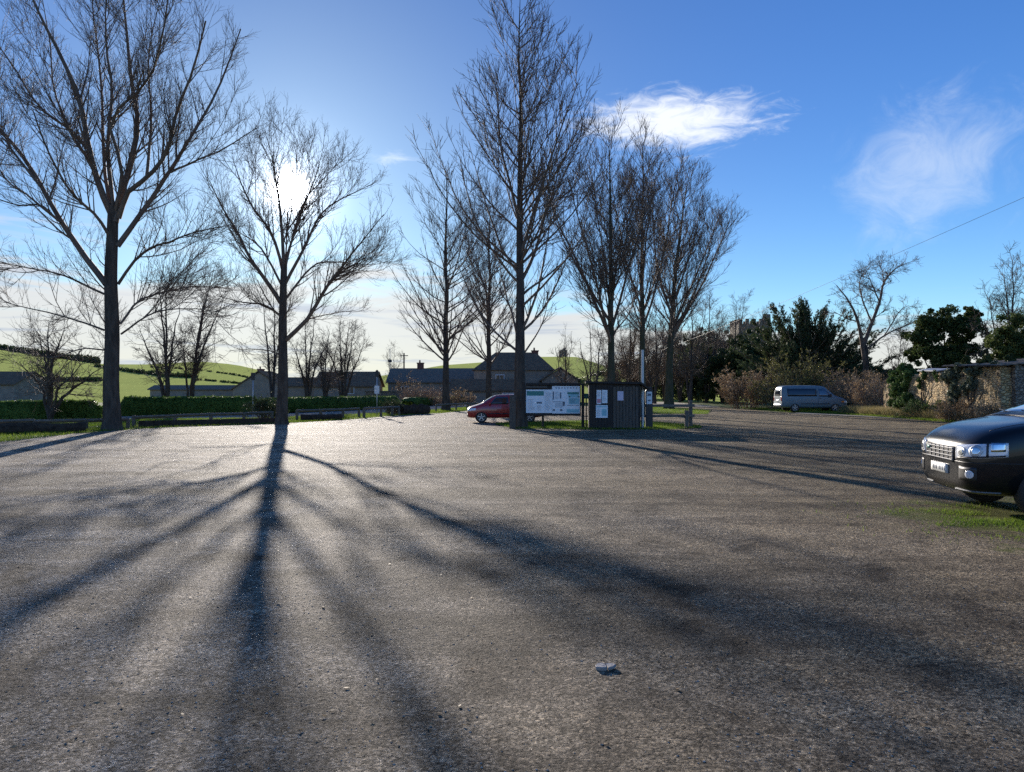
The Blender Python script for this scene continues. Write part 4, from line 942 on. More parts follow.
def kiosk():
    d = 30.4; s = d/F; b = G(588.5, d); e = empty('timber_kiosk', tuple(b), R(-4)); tag(e, 'small dark timber kiosk with posters and a plank door', 'kiosk')
    W2, D2, H2 = 2.12, 1.5, 1.86
    rng = random.Random(8)
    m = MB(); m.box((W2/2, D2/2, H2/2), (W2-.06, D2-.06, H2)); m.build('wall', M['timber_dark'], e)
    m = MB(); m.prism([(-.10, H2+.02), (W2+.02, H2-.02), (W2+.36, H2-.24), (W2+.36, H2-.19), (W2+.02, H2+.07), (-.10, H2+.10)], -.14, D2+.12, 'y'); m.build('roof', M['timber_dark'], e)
    # plank cladding left of the door, and vertical boards of the door itself
    m = MB(); n = 8
    for i in range(n):
        m.box((.06+i*.118+.05, -.005-.006*(i % 2), H2/2), (.112, .03, H2-.02))
    m.build('cladding', M['timber_dark'], e, .004)
    m = MB(); x = 1.0
    for i in range(8):
        w = .13; m.box((x+w/2, -.012-.012*(i % 2), H2/2-.04+rng.uniform(-.02, .02)), (w-.012, .03, H2-.14)); x += w
    dr = m.build('door', M['timber_grey'], e, .005)
    m = MB(); m.box((1.94, -.06, .92), (.03, .05, .14)); m.build('handle', M['black_plastic'], dr)
    m = MB()
    for i in range(12): m.box((W2-.02, .07+i*.12, H2/2-.05), (.035, .11, H2-.12))
    m.build('side_cladding', M['timber_grey'], e, .004)
    def poster(x0, x1, z0, z1, mi, extra, label):
        m = MB(); m.box(((x0+x1)/2, -.036, (z0+z1)/2), (x1-x0, .014, z1-z0), mi=mi)
        for u0, u1, v0, v1, k in extra: m.box((x0+(x1-x0)*(u0+u1)/2, -.045, z1-(z1-z0)*(v0+v1)/2), ((x1-x0)*(u1-u0), .004, (z1-z0)*(v1-v0)), mi=k)
        o = m.build('poster', [M['paper'], M['ink'], M['aqua'], M['pink'], M['lilac']], e); o['label'] = label
    T = lambda n, u0=.1, u1=.9, v0=.15, v1=.9: [(u0, u0+(u1-u0)*rng.uniform(.5, 1), v0+(v1-v0)*i/n, v0+(v1-v0)*i/n+.02, 1) for i in range(n)]
    poster(.33, .52, 1.02, 1.60, 0, [(.1, .9, .62, .92, 3)]+T(5, v1=.5), 'white sheet with a pink foot')
    poster(.55, .77, 1.06, 1.60, 0, T(8), 'white text sheet')
    poster(.30, .78, .46, .98, 0, [(.06, .94, .08, .16, 2), (.5, .92, .3, .85, 2)]+T(7, .08, .45, .3, .9), 'pale blue and white sheet')
    m = MB(); m.box((1.30, -.045, 1.36), (.24, .014, .38), mi=4); o = m.build('poster', [M['paper'], M['ink'], M['aqua'], M['pink'], M['lilac']], e); o['label'] = 'lilac sheet on the door'
    m = MB(); m.box((W2+.012, .45, 1.25), (.012, .32, .55)); o = m.build('poster', M['paper'], e); o['label'] = 'white sheet on the side wall'
kiosk()
def small_sign():
    d = 31.4; b = G(586.2, d); e = empty('small_sign', tuple(b)); tag(e, 'tiny green sign between the notice board and the kiosk', 'sign')
    m = MB(); m.box((0, 0, .7), (.05, .05, 1.5)); m.build('post', M['timber_dark'], e)
    m = MB(); m.box((0, -.035, 1.34), (.20, .015, .22)); m.build('sign_plate', M['teal'], e, .004)
small_sign()
def pole_():
    b = G(642.5, 30.9); m = MB(); m.tube((0, 0, -.1), (0, 0, 3.28), .062, .058, 14); o = m.build('pole', M['steel'], None, 0, False); o.location = b
    tag(o, 'tall plain pale metal pole at the right end of the kiosk', 'pole')
pole_()
def ticket_machine():
    d = 31.2; b = G(649, d); e = empty('ticket_machine', tuple(b), R(-6)); tag(e, 'black upright ticket machine with a pale panel', 'ticket machine')
    m = MB(); m.box((0, 0, .52), (.30, .24, 1.04)); m.build('pedestal', M['black_plastic'], e, .02)
    m = MB(); m.prism([(-.16, 1.04), (.16, 1.04), (.16, 1.55), (.08, 1.66), (-.08, 1.66), (-.16, 1.55)], -.13, .13, 'y'); m.build('housing', M['black_plastic'], e, .01)
    m = MB(); m.box((0, -.138, 1.27), (.22, .014, .52)); m.box((0, -.148, 1.40), (.15, .006, .10), mi=1); m.box((0, -.148, 1.16), (.12, .006, .05), mi=1); m.build('front_panel', [M['paper'], M['ink']], e)
    m = MB(); m.prism([(-.12, 1.67), (.12, 1.67), (.09, 1.73), (-.09, 1.73)], -.1, .1, 'y'); m.build('cap', M['black_plastic'], e)
ticket_machine()
def rail_two():
    d0, d1 = 31.0, 31.6; A, B = G(653, d0), G(691, d1); base = (A+B)/2
    e = empty('rail_fence', tuple(base)); tag(e, 'two-rail wooden fence running right from the ticket machine', 'fence')
    for px, d, h in ((636, 31.2, 1.08), (690.5, 31.6, 1.16)):
        p = G(px, d)-base; m = MB(); m.box((p[0], p[1], h/2-.1), (.14, .14, h+.2)); m.build('post', M['timber'], e, .015)
    p = G(686.5, 31.3)-base; m = MB(); m.box((p[0], p[1], .32), (.15, .15, .84)); m.build('post', M['timber'], e, .015)
    p0, p1 = G(636, 31.2)-base, G(694, 31.6)-base
    for z in (.94, .5):
        v = p1-p0; m = MB(); m.box(((p0[0]+p1[0])/2, (p0[1]+p1[1])/2-.09, z), (np.hypot(v[0], v[1]), .05, .11), math.atan2(v[1], v[0])); m.build('rail', M['timber_long'], e, .008)
rail_two()

# ------------------------------------------------------------------ buildings
def house(cx0, cx1, d, depth, eave_py, ridge_py, label, roofm, wallm, name='house', gable='x', chim=(), wins=(), cat='house', rz=0., hip=0.):
    """cx0..cx1: pixel span of the front; ridge runs along x unless gable='y'"""
    s = d/F; a = G(cx0, d); W2 = (cx1-cx0)*s; z = lambda py: EYE+(HY-py)*s
    he, hr = z(eave_py), z(ridge_py)
    e = empty(name, (a[0], a[1], 0), rz); tag(e, label, cat)
    m = MB()
    if hip:
        m.box((W2/2, depth/2, he/2-1), (W2, depth, he+2))
    elif gable == 'x':
        m.prism([(0, -2), (depth, -2), (depth, he), (depth/2, hr-.12), (0, he)], 0, W2, 'x')
    else:
        m.prism([(0, -2), (W2, -2), (W2, he), (W2/2, hr-.12), (0, he)], 0, depth, 'y')
    m.build('wall', M[wallm], e)
    m = MB(); o_ = .3; t = .16
    if hip:
        k = (hr-he)/(depth/2); lo = he-k*o_
        m.add([(-o_, -o_, lo), (W2+o_, -o_, lo), (W2+o_, depth+o_, lo), (-o_, depth+o_, lo), (hip[0], depth/2, hr+.05), (W2-hip[1], depth/2, hr+.05)], [(0, 1, 5, 4), (1, 2, 5), (2, 3, 4, 5), (3, 0, 4), (0, 3, 2, 1)])
    elif gable == 'x':
        k = (hr-he)/(depth/2); lo = he-k*o_
        m.prism([(-o_, lo), (depth/2, hr), (depth+o_, lo), (depth+o_, lo+t), (depth/2, hr+t), (-o_, lo+t)], -o_, W2+o_, 'x')
    else:
        k = (hr-he)/(W2/2); lo = he-k*o_
        m.prism([(-o_, lo), (W2/2, hr), (W2+o_, lo), (W2+o_, lo+t), (W2/2, hr+t), (-o_, lo+t)], -o_, depth+o_, 'y')
    rf = m.build('roof', M[roofm], e)
    for px, top in chim:
        x = (px-cx0)*s; m = MB(); zt = z(top); m.box((x, depth/2, (zt+he)/2), (.9, .7, zt-he)); m.box((x, depth/2, zt+.05), (1.05, .85, .14)); c = m.build('chimney', M['brickred'], rf)
        m = MB(); m.tube((x-.1, depth/2, zt+.1), (x-.1, depth/2, zt+.5), .13, .10, 8)
        m.build('chimney_pot', M['brickred'], c)
    for px, py, w, h in wins:
        x = (px-cx0)*s; m = MB(); m.box((x, -.03, z(py)), (w+.16, .10, h+.16)); f = m.build('window', M['white_paint'], e)
        m = MB(); m.box((x-w/4-.01, -.09, z(py)), (w/2-.04, .03, h)); m.box((x+w/4+.01, -.09, z(py)), (w/2-.04, .03, h)); m.build('pane', M['window_dark'], f)
    return e
house(-40, 14, 88, 7, 384, 372, 'small square stone barn at the far left below the hill', 'thatch', 'render_wall', 'barn', cat='barn')
house(150, 300, 118, 4, 389.5, 386, 'long low stone outbuilding behind the twin-stemmed tree', 'slate', 'render_wall', 'outbuilding', cat='outbuilding')
house(233, 285, 112, 7, 389, 371.5, 'hip-topped brown roofed cottage left of the trunk before the sun', 'thatch', 'render_wall', gable='y', chim=((253, 369),))
house(284, 320, 104, 6, 386, 378, 'low pale outbuilding between the two brown roofed cottages', 'thatch', 'render_wall', 'outbuilding', cat='outbuilding')
house(314, 372, 98, 8, 386, 372, 'cottage with a long dark brown roof behind the round-headed trees', 'thatch', 'render_wall', wins=((350, 390, 1., .9),))
house(388, 500, 104, 8, 382, 368.5, 'long cottage with a blue-grey slate roof and brick chimney', 'slate', 'render_wall', chim=((417, 362.5),), wins=((470, 388, 1.2, 1.), (405, 390, .9, .9)))
house(474, 553, 96, 9, 369, 351, 'tall house with a steep hipped roof behind the red car', 'thatch', 'render_wall', chim=((536, 349.5),), wins=((500, 379, 1., 1.),), hip=(2.7, 2.1))
house(452, 520, 89, 4, 390, 380, 'lean-to wing below the steep hipped roof', 'thatch', 'render_wall', 'outbuilding', cat='outbuilding')
house(542, 578, 94, 6, 380, 368, 'lower gabled wing right of the steep roofed house', 'thatch', 'render_wall', gable='y')
def garden_wall():
    a, b = G(366, 88), G(432, 84); v = b-a; c = (a+b)/2; m = MB()
    m.box((0, 0, .45), (np.hypot(v[0], v[1]), .4, 1.9), math.atan2(v[1], v[0])); m.box((0, 0, 1.45), (np.hypot(v[0], v[1]), .5, .12), math.atan2(v[1], v[0]))
    o = m.build('garden_wall', M['stone_grey'], None, .02); o.location = c; tag(o, 'long grey garden wall before the slate-roofed cottage', 'wall')
garden_wall()
def utility_pole():
    d = 110; b = G(404, d); m = MB(); h = EYE+(HY-353)/F*d; m.tube((0, 0, -1), (0, 0, h), .13, .10); m.box((0, 0, h-.4), (1.2, .1, .12)); o = m.build('utility_pole', M['timber_dark'], None); o.location = b
    tag(o, 'wooden utility pole rising behind the slate roof', 'pole')
    d = 108; b = G(390, d); e = empty('aerial_mast', tuple(b)); tag(e, 'thin television aerial left of the utility pole', 'aerial'); h = EYE+(HY-349)/F*d
    m = MB(); m.tube((0, 0, 2), (0, 0, h), .03); m.build('mast', M['steel'], e)
    m = MB(); m.box((0, 0, EYE+(HY-361)/F*d), (.5, .3, .4)); m.build('box', M['black_plastic'], e)
utility_pole()
def chapel():
    d = 425; s = d/F; px = 563; zb = float(hill_z(np.array(px), np.array(d)))-1.; b = G(px, d, zb); e = empty('hill_chapel', tuple(b)); tag(e, 'tiny square stone chapel on the hilltop', 'chapel')
    m = MB(); m.box((0, 0, 2.2), (4.6, 4, 4.4))
    for i in range(5): m.box((-2+i*1.0, -1.9, 4.6), (.5, .25, .5))
    m.build('wall', M['stone_grey'], e)
    m = MB(); m.box((.9, 0, 5.1), (1.4, 1.4, 2.0)); m.build('turret', M['stone_grey'], e)
    m = MB(); m.prism([(-2.2, 4.4), (2.2, 4.4), (0, 5.5)], -1.6, 1.9, 'y'); m.build('roof', M['slate'], e)
    m = MB(); m.box((-.4, -2.03, 2.), (.9, .1, 2.)); m.build('window', M['window_dark'], e)
chapel()
def church():
    d = 150; s = d/F; x0, x1 = 739, 770; W2 = (x1-x0)*s; b = G((x0+x1)/2, d); h = EYE+(HY-324)*s; e = empty('church_tower', tuple(b)); tag(e, 'dark square church tower with battlements above the wood', 'church tower')
    m = MB(); m.box((0, W2/2, h/2), (W2, W2, h)); m.box((0, W2/2, h*.7), (W2+.3, W2+.3, .35)); m.build('wall', M['stone_grey'], e)
    m = MB(); n = 5; w = W2/(2*n-1)
    for i in range(n):
        for yy in (.2, W2-.2): m.box((-W2/2+w*(2*i+.5), yy, h+.55), (w, .4, 1.1))
        for xx in (-W2/2+.2, W2/2-.2):
            if 0 < i < n-1: m.box((xx, w*(2*i+.5), h+.55), (.4, w, 1.1))
    m.build('battlement', M['stone_grey'], e)
    m = MB(); m.tube((W2/2-.5, .5, h), (W2/2-.5, .5, h+2.), .9, .8, 8); m.build('turret', M['stone_grey'], e)
    m = MB(); m.box((0, -.04, h*.82), (1.3, .12, 2.2)); m.build('window', M['window_dark'], e)
church()

# stone walls and shed at the right
def rubble(name, pts, th, label, seed, m='stone_wall', cat='wall', coping=True, parent=None):
    """pts: (x, y, top z) along the wall; uneven top"""
    rng = np.random.default_rng(seed); pts = np.array(pts, float); L = 0
    k = 26; p = np.stack([np.interp(np.linspace(0, 1, k), np.linspace(0, 1, len(pts)), pts[:, j]) for j in range(3)], 1)
    t = norm(np.gradient(p[:, :2], axis=0)); n = np.stack([t[:, 1], -t[:, 0]], 1)
    rows = 9; V = []
    for s in (-1, 1):
        for r in range(rows):
            z = p[:, 2]*r/(rows-1)-.1*(r == 0)+(rng.normal(size=k)*.10 if r == rows-1 else 0)
            V.append(np.c_[p[:, :2]+n*s*th/2*(1.08-.12*r/rows)+rng.normal(size=(k, 2))*.018, z])
    V = np.array(V); idx = np.arange(2*rows*k).reshape(2*rows, k)
    idx = np.concatenate([idx[:rows], idx[rows:][::-1]]); Fs = []
    for r in range(2*rows-1):
        for c in range(k-1): Fs.append((idx[r, c], idx[r, c+1], idx[r+1, c+1], idx[r+1, c]))
    Fs += [tuple(idx[:, 0]), tuple(idx[::-1, -1])]
    me = bpy.data.meshes.new(name); base = p[k//2]*np.array([1, 1, 0])
    me.from_pydata([tuple(v-base) for v in V.reshape(-1, 3)], [], Fs); me.update()
    bm = bmesh.new(); bm.from_mesh(me); bmesh.ops.recalc_face_normals(bm, faces=bm.faces); bm.to_mesh(me); bm.free()
    o = mesh_obj(name, me, M[m], parent); o.location = base; 
    if label: tag(o, label, cat)
    return o
rubble('stone_wall', [(23.5, 43.6, 1.7), (23.5, 42.8, 2.5), (23.4, 41, 2.55), (23.4, 39.6, 2.35), (23.4, 38.9, 1.6)], .5, 'honey-coloured rubble stone wall right of the ivy bush', 1)
rubble('stone_stub', [(24.2, 47.6, 1.6), (24.15, 47.0, 2.1), (24.1, 46.3, 1.8), (24.0, 45.6, 1.0)], .5, 'broken stub of rubble wall beside the tangled brown shrub', 2)
rubble('stone_wall', [(24.0, 45.5, .9), (23.7, 44.5, 1.0), (23.6, 43.8, 1.2)], .45, 'low crumbling length of wall half under ivy', 3)
def shed():
    e = empty('stone_shed', (23.4, 35.0, 0)); tag(e, 'roofed rubble stone shed at the far right corner', 'shed')
    def w(pts, sd, m): 
        o = rubble('wall', pts, .5, None, sd, m, parent=e); o.location = Vector(o.location)-e.location
    w([(23.4, 38.3, 2.5), (23.4, 36.6, 2.7), (23.4, 35.0, 2.75)], 4, 'stone_wall'); w([(23.66, 35.0, 2.72), (26, 35.02, 2.75), (30, 35.0, 2.8)], 5, 'stone_grey')
    w([(30, 35.3, 2.8), (30, 37, 2.8), (30, 39, 2.8)], 6, 'stone_grey'); w([(23.7, 38.9, 2.6), (27, 39, 2.6), (29.7, 39, 2.6)], 7, 'stone_grey')
    m = MB(); nn = 44
    for i in range(nn):
        x0, x1 = -.5+i*7.6/nn, -.5+(i+1)*7.6/nn; z0, z1 = (.03 if i % 2 else 0), (0 if i % 2 else .03)
        f = lambda x: 2.72+.085*(x+.5)
        m.add([(x0, -.35, f(x0)+z0), (x1, -.35, f(x1)+z1), (x1, 4.4, f(x1)+z1+.12), (x0, 4.4, f(x0)+z0+.12), (x0, -.35, f(x0)+z0+.05), (x1, -.35, f(x1)+z1+.05), (x1, 4.4, f(x1)+z1+.17), (x0, 4.4, f(x0)+z0+.17)],
              [(0, 3, 2, 1), (4, 5, 6, 7), (0, 1, 5, 4), (2, 3, 7, 6)])
    m.build('roof', M['slate'], e)
    m = MB()
    for i in range(5): m.box((3.2, .2+i*.9, 2.62), (7., .1, .14), ry=-.08)
    m.build('rafter', M['timber_dark'], e)
shed()
def slab():
    m = MB(); m.box((0, 0, 0), (.75, 2.0, .07), rx=R(2), ry=R(-9)); o = m.build('roof_slab', M['zinc'], None, .01); o.location = (23.5, 41.2, 2.72); tag(o, 'pale metal sheet lying on top of the honey-coloured wall', 'sheet')
slab()
def ivy(name, spots, label, seed, leaf, size=.10, per=240, nsub=10):
    rng = np.random.default_rng(seed); C, RR = [], []
    for x, y, z, r in spots:
        v = norm(rng.normal(size=(nsub, 3)))*(r*rng.random((nsub, 1))**.5); C.append(np.array([x, y, z])+v*np.array([.7, 1, 1])); RR.append(rng.uniform(.3, .5, nsub)*r)
    C = np.concatenate(C); RR = np.concatenate(RR); b = np.array([spots[0][0], spots[0][1], 0.])
    ts = [limb([b+np.array([rng.normal()*.2, rng.normal()*.3, 0]), (b+C[i])/2, C[i]], .03, .006, 8, rng, .04) for i in rng.integers(0, len(C), 14)]
    T = (np.concatenate([a for a, _ in ts]), np.concatenate([q for _, q in ts]))
    return plant(name, b, label, 'ivy', [('stems', tubes([(*T, 4)]), M['bark']), ('leaves', clumps(rng, C, RR, per, size, 1., .5), M[leaf])])
ivy('ivy_bush', [(23.3, 44.6, 1.0, .8), (23.4, 44.0, 1.9, .8), (23.5, 44.4, 2.7, .65), (23.3, 43.4, 1.2, .6), (23.4, 43.6, 2.4, .6), (23.5, 45.2, 2.3, .6)], 'bright green ivy bush left of the honey-coloured wall', 161, 'leaf_ivy')
ivy('ivy', [(23.1, 38.9, 2.4, .4), (23.05, 38.5, 1.7, .4), (23.1, 38.8, 1.0, .35), (23.2, 38.4, 2.6, .4), (23.1, 39.3, 2.2, .35)], 'dark grey-green ivy hanging in the gap beside the stone shed', 162, 'leaf_ivy_grey', .08, 200)
ivy('ivy', [(23.1, 37.3, 2.5, .4), (23.1, 37.0, 2.0, .35), (23.1, 37.6, 1.7, .3), (23.2, 36.5, 2.6, .3), (23.3, 35.6, 2.75, .25)], 'pale grey-green ivy on the lit corner wall of the stone shed', 163, 'leaf_ivy_grey', .08, 180)
ivy('ivy', [(23.15, 41.9, 1.9, .35), (23.1, 41.4, 2.5, .3), (23.15, 40.4, 2.4, .3), (23.1, 42.3, .8, .35), (23.1, 40.0, .7, .4)], 'sparse green ivy patches on the face of the honey-coloured wall', 165, 'leaf_ivy', .07, 60)
ivy('ivy', [(23.6, 38.4, 2.9, .4), (24.2, 38.0, 3.0, .4), (25.2, 37.4, 3.1, .35), (26.4, 37.2, 3.2, .3)], 'dark creeper trailing over the shed roof', 164, 'leaf_dark', .09, 180)

# overhead cable
def cable():
    p0 = np.array([34., 44., EYE+(HY-182)/F*44.]); p0 = P(1090, 168, 34); p1 = P(560, 384, 125)
    k = 24; s = np.linspace(0, 1, k); p = p0[None]*(1-s)[:, None]+p1[None]*s[:, None]; p[:, 2] -= 4*.9*s*(1-s)
    V, Q = tubes([(p[None], np.full((1, k), .010), 5)]); o = mesh_obj('overhead_cable', np_mesh('overhead_cable', V-p0, Q), M['black_plastic']); o.location = p0
    tag(o, 'overhead cable sloping down across the sky at the right', 'cable')
cable()
# hedgerows and a wood on the hill
def hill_row(name, pts, label, seed, n, r, leaf, cat=None, stuff=False):
    rng = np.random.default_rng(seed); pts = np.array(pts, float); t = rng.random(n)
    px = np.interp(t, np.linspace(0, 1, len(pts)), pts[:, 0]); d = np.interp(t, np.linspace(0, 1, len(pts)), pts[:, 1])+rng.normal(size=n)*r*.8
    c = np.stack([(px-HX)/F*d, d, hill_z(px, d)+r*.35], 1)
    V, Q = clumps(rng, c, r*rng.uniform(.6, 1.2, n), 46, r*.42, .9, .5); b = c.mean(0)
    o = mesh_obj(name, np_mesh(name, V-b, Q), M[leaf]); o.location = b; tag(o, label, cat, None, 'stuff' if stuff else None); return o
hill_row('field_hedge', [(95, 300), (130, 250), (165, 215), (196, 200)], 'thick dark field hedge curving down the hill right of the big left tree', 171, 150, 1.0, 'leaf_dark', 'hedge')
hill_row('field_hedge', [(150, 300), (200, 250), (262, 225)], 'thin upper field hedge crossing the sunlit hill', 172, 90, .5, 'leaf_dark', 'hedge')
hill_row('field_hedge', [(190, 190), (225, 180), (262, 178)], 'thin lower field hedge crossing the sunlit hill', 173, 70, .42, 'leaf_dark', 'hedge')
hill_row('field_hedge', [(20, 170), (60, 178), (100, 190)], 'brown field hedge below the wood at the far left', 174, 130, .9, 'leaf_dark', 'hedge')
hill_row('woodland', [(-200, 430), (-60, 425), (20, 415), (70, 400), (95, 360)], 'distant dark wood on the ridge at the far left', 175, 420, 2.6, 'leaf_dark', None, True)
hill_row('field_hedge', [(436, 170), (470, 165), (500, 165)], 'dark field hedge on the hill above the slate roof', 176, 110, .9, 'leaf_dark', 'hedge')
hill_row('field_hedge', [(570, 170), (600, 150), (640, 140)], 'dark hedge on the hill slope below the chapel', 177, 120, 1.0, 'leaf_dark', 'hedge')

# ------------------------------------------------------------------ cars
def ring(st):
    x, zb, zm, zs, zt, w, wt, cr = st
    h = [(0, zb), (w*.80, zb), (w*.965, zb+.10), (w, zm), (w*.985, zs), (wt, zt), (wt*.55, zt+cr*.75), (0, zt+cr)]
    full = h+[(-y, z) for y, z in h[-2:0:-1]]
    return [(x, y, z) for y, z in full]
def car_body(name, stations, wheels, wr, mats, parent, arch=.055, wy=.0, width=.95):
    vs, fs = [], []; n = 14
    for st in stations: vs += ring(st)
    k = len(stations)
    for i in range(k-1):
        for j in range(n): fs.append((i*n+j, i*n+(j+1) % n, (i+1)*n+(j+1) % n, (i+1)*n+j))
    for i0, rev in ((0, False), ((k-1)*n, True)):   # end caps as quad strips
        for j in range(6):
            q = [i0+j, i0+j+1, i0+(n-j-1) % n, i0+(n-j) % n]
            q = [x for t, x in enumerate(q) if x not in q[:t]]
            fs.append(tuple(q if rev else q[::-1]))
    me = bpy.data.meshes.new(name); me.from_pydata(vs, [], fs); me.update()
    bm = bmesh.new(); bm.from_mesh(me); bmesh.ops.recalc_face_normals(bm, faces=bm.faces); bm.to_mesh(me); bm.free()
    o = mesh_obj(name, me, mats, parent)
    sm = o.modifiers.new('s', 'SUBSURF'); sm.levels = sm.render_levels = 3
    cut = MB()
    for x in wheels:
        for s in (-1, 1): cut.tube((x, s*(width-.30), wr), (x, s*(width+.3), wr), wr+arch, None, 32, 1)
    c = cut.build('cutter', [M['rubber'], M['rubber']])
    bo = o.modifiers.new('b', 'BOOLEAN'); bo.operation = 'DIFFERENCE'; bo.object = c; bo.solver = 'EXACT'
    dg = bpy.context.evaluated_depsgraph_get(); ev = bpy.data.meshes.new_from_object(o.evaluated_get(dg))
    o.modifiers.clear(); o.data = ev
    if len(ev.materials) == 0:
        for mm in mats: ev.materials.append(mm)
    bpy.data.objects.remove(c)
    bm = bmesh.new(); bm.from_mesh(ev); bm.normal_update(); bv = BVHTree.FromBMesh(bm); 
    bm.free()
    ev.polygons.foreach_set('use_smooth', [True]*len(ev.polygons))
    ev.set_sharp_from_angle(angle=R(38)) if hasattr(ev, 'set_sharp_from_angle') else None
    return o, bv
def panel(name, bv, pts, dirs, m, parent, off=.006, skirt=.02, mi=None):
    """pts, dirs: (r, c, 3) arrays of ray starts and directions on the body surface"""
    r, c = len(pts), len(pts[0]); V = []; 
    for i in range(r):
        for j in range(c):
            h = bv.ray_cast(Vector(pts[i][j]), Vector(dirs[i][j]).normalized())
            if h[0] is None: h = bv.find_nearest(Vector(pts[i][j]))
            n = h[1] if h[1].dot(Vector(dirs[i][j])) < 0 else -h[1]
            V.append((h[0]+n*off, h[0]-n*skirt))
    vs = [v[0] for v in V]+[v[1] for v in V]; N = r*c; fs = []
    for i in range(r-1):
        for j in range(c-1): fs.append((i*c+j, i*c+j+1, (i+1)*c+j+1, (i+1)*c+j))
    b = [j for j in range(c)]+[i*c+c-1 for i in range(1, r)]+[(r-1)*c+j for j in range(c-2, -1, -1)]+[i*c for i in range(r-2, 0, -1)]
    for q in range(len(b)):
        a, d = b[q], b[(q+1) % len(b)]; fs.append((a, a+N, d+N, d))
    me = bpy.data.meshes.new(name); me.from_pydata([tuple(v) for v in vs], [], fs); me.update()
    bm = bmesh.new(); bm.from_mesh(me); bmesh.ops.recalc_face_normals(bm, faces=bm.faces); bm.to_mesh(me); bm.free()
    me.polygons.foreach_set('use_smooth', [i < (r-1)*(c-1) for i in range(len(me.polygons))])
    return mesh_obj(name, me, m, parent)
def bil(q, r, c):
    q = [np.array(x, float) for x in q]
    return [[(q[0]*(1-u)+q[1]*u)*(1-v)+(q[3]*(1-u)+q[2]*u)*v for u in np.linspace(0, 1, c)] for v in np.linspace(0, 1, r)]
def side_panel(name, bv, quad, s, m, parent, r=5, c=9, off=.006):
    """quad: four (x, z) corners, cast from the side s"""
    g_ = bil([(x, s*3., z) for x, z in quad], r, c); return panel(name, bv, g_, [[(0, -s, 0)]*c]*r, m, parent, off)
def end_panel(name, bv, quad, m, parent, front=True, r=5, c=9, off=.006, slope=0.):
    g_ = bil([(-3. if front else 9., y, z) for y, z in quad], r, c); return panel(name, bv, g_, [[(1 if front else -1, 0, slope)]*c]*r, m, parent, off)
def top_panel(name, bv, quad, m, parent, r=9, c=9, off=.006):
    g_ = bil([(x, y, 4.) for x, y in quad], r, c); return panel(name, bv, g_, [[(0, 0, -1)]*c]*r, m, parent, off)
def wrap_panel(name, bv, cx, cy, th0, th1, z00, z01, z10, z11, m, parent, r=6, c=14, off=.008, s=1, disc=False):
    """wraps a corner: angle from straight ahead (0) to the side (90); z from z00..z01 at th0 to z10..z11 at th1"""
    pts, dr = [], []
    for v0 in np.linspace(0, 1, r):
        a, b_ = [], []
        for u0 in np.linspace(0, 1, c):
            u, v = u0, v0
            if disc:     # squeeze the square grid into a round outline
                x_, y_ = 2*u0-1, 2*v0-1; u, v = .5+.5*x_*math.sqrt(1-y_*y_/2), .5+.5*y_*math.sqrt(1-x_*x_/2)
            th = R(th0+(th1-th0)*u); d = np.array([-math.cos(th), s*math.sin(th), 0]); z = (z00*(1-u)+z10*u)*(1-v)+(z01*(1-u)+z11*u)*v
            a.append(np.array([cx, s*cy, z])+d*2.); b_.append(tuple(-d))
        pts.append(a); dr.append(b_)
    return panel(name, bv, pts, dr, m, parent, off)
def wheel(x, y, r, w, parent, rim_m, spokes=5):
    s = 1 if y > 0 else -1
    prof = [(r*.66, -w/2), (r*.90, -w/2), (r*.985, -w*.36), (r, -w*.15), (r, w*.15), (r*.985, w*.36), (r*.90, w/2), (r*.66, w/2)]
    n = 36; vs = []; fs = []; k = len(prof)
    for i in range(n):
        a = 2*math.pi*i/n
        for rr, yy in prof: vs.append((rr*math.cos(a), yy, rr*math.sin(a)))
    for i in range(n):
        for j in range(k): fs.append((i*k+j, ((i+1) % n)*k+j, ((i+1) % n)*k+(j+1) % k, i*k+(j+1) % k))
    me = bpy.data.meshes.new('wheel'); me.from_pydata(vs, [], fs); me.update(); o = mesh_obj('wheel', me, M['rubber'], parent); o.location = (x, y, r)
    me.polygons.foreach_set('use_smooth', [True]*len(me.polygons))
    m = MB(); yo = s*w*.38
    m.tube((0, -w*.42, 0), (0, -w*.2, 0) if s < 0 else (0, -w*.4, 0), r*.66, None, 28, 1); m.tube((0, s*w*.05, 0), (0, s*w*.1, 0), r*.655, None, 28, 1)
    m.tube((0, s*w*.05, 0), (0, s*w*.42, 0), r*.17, r*.14, 14)
    for i in range(spokes):
        a = 2*math.pi*i/spokes+.3; m.box((math.cos(a)*r*.38, yo, math.sin(a)*r*.38), (r*.56, w*.14, r*.17), ry=-a)
    for i in range(28):
        a = 2*math.pi*(i+.5)/28; m.box((math.cos(a)*r*.645, yo, math.sin(a)*r*.645), (r*.06, w*.2, r*.15), ry=-a)
    m.build('rim', [M[rim_m], M['black_plastic']], o)
    return o
def mirror(parent, bv, x, z, w, m, size=(.12, .2, .15)):
    for s in (-1, 1):
        b = MB(); b.box((x, s*(w+.09), z), size); b.box((x+.02, s*(w-.03), z-.05), (.05, .12, .05)); b.build('wing_mirror', m, parent, .03)

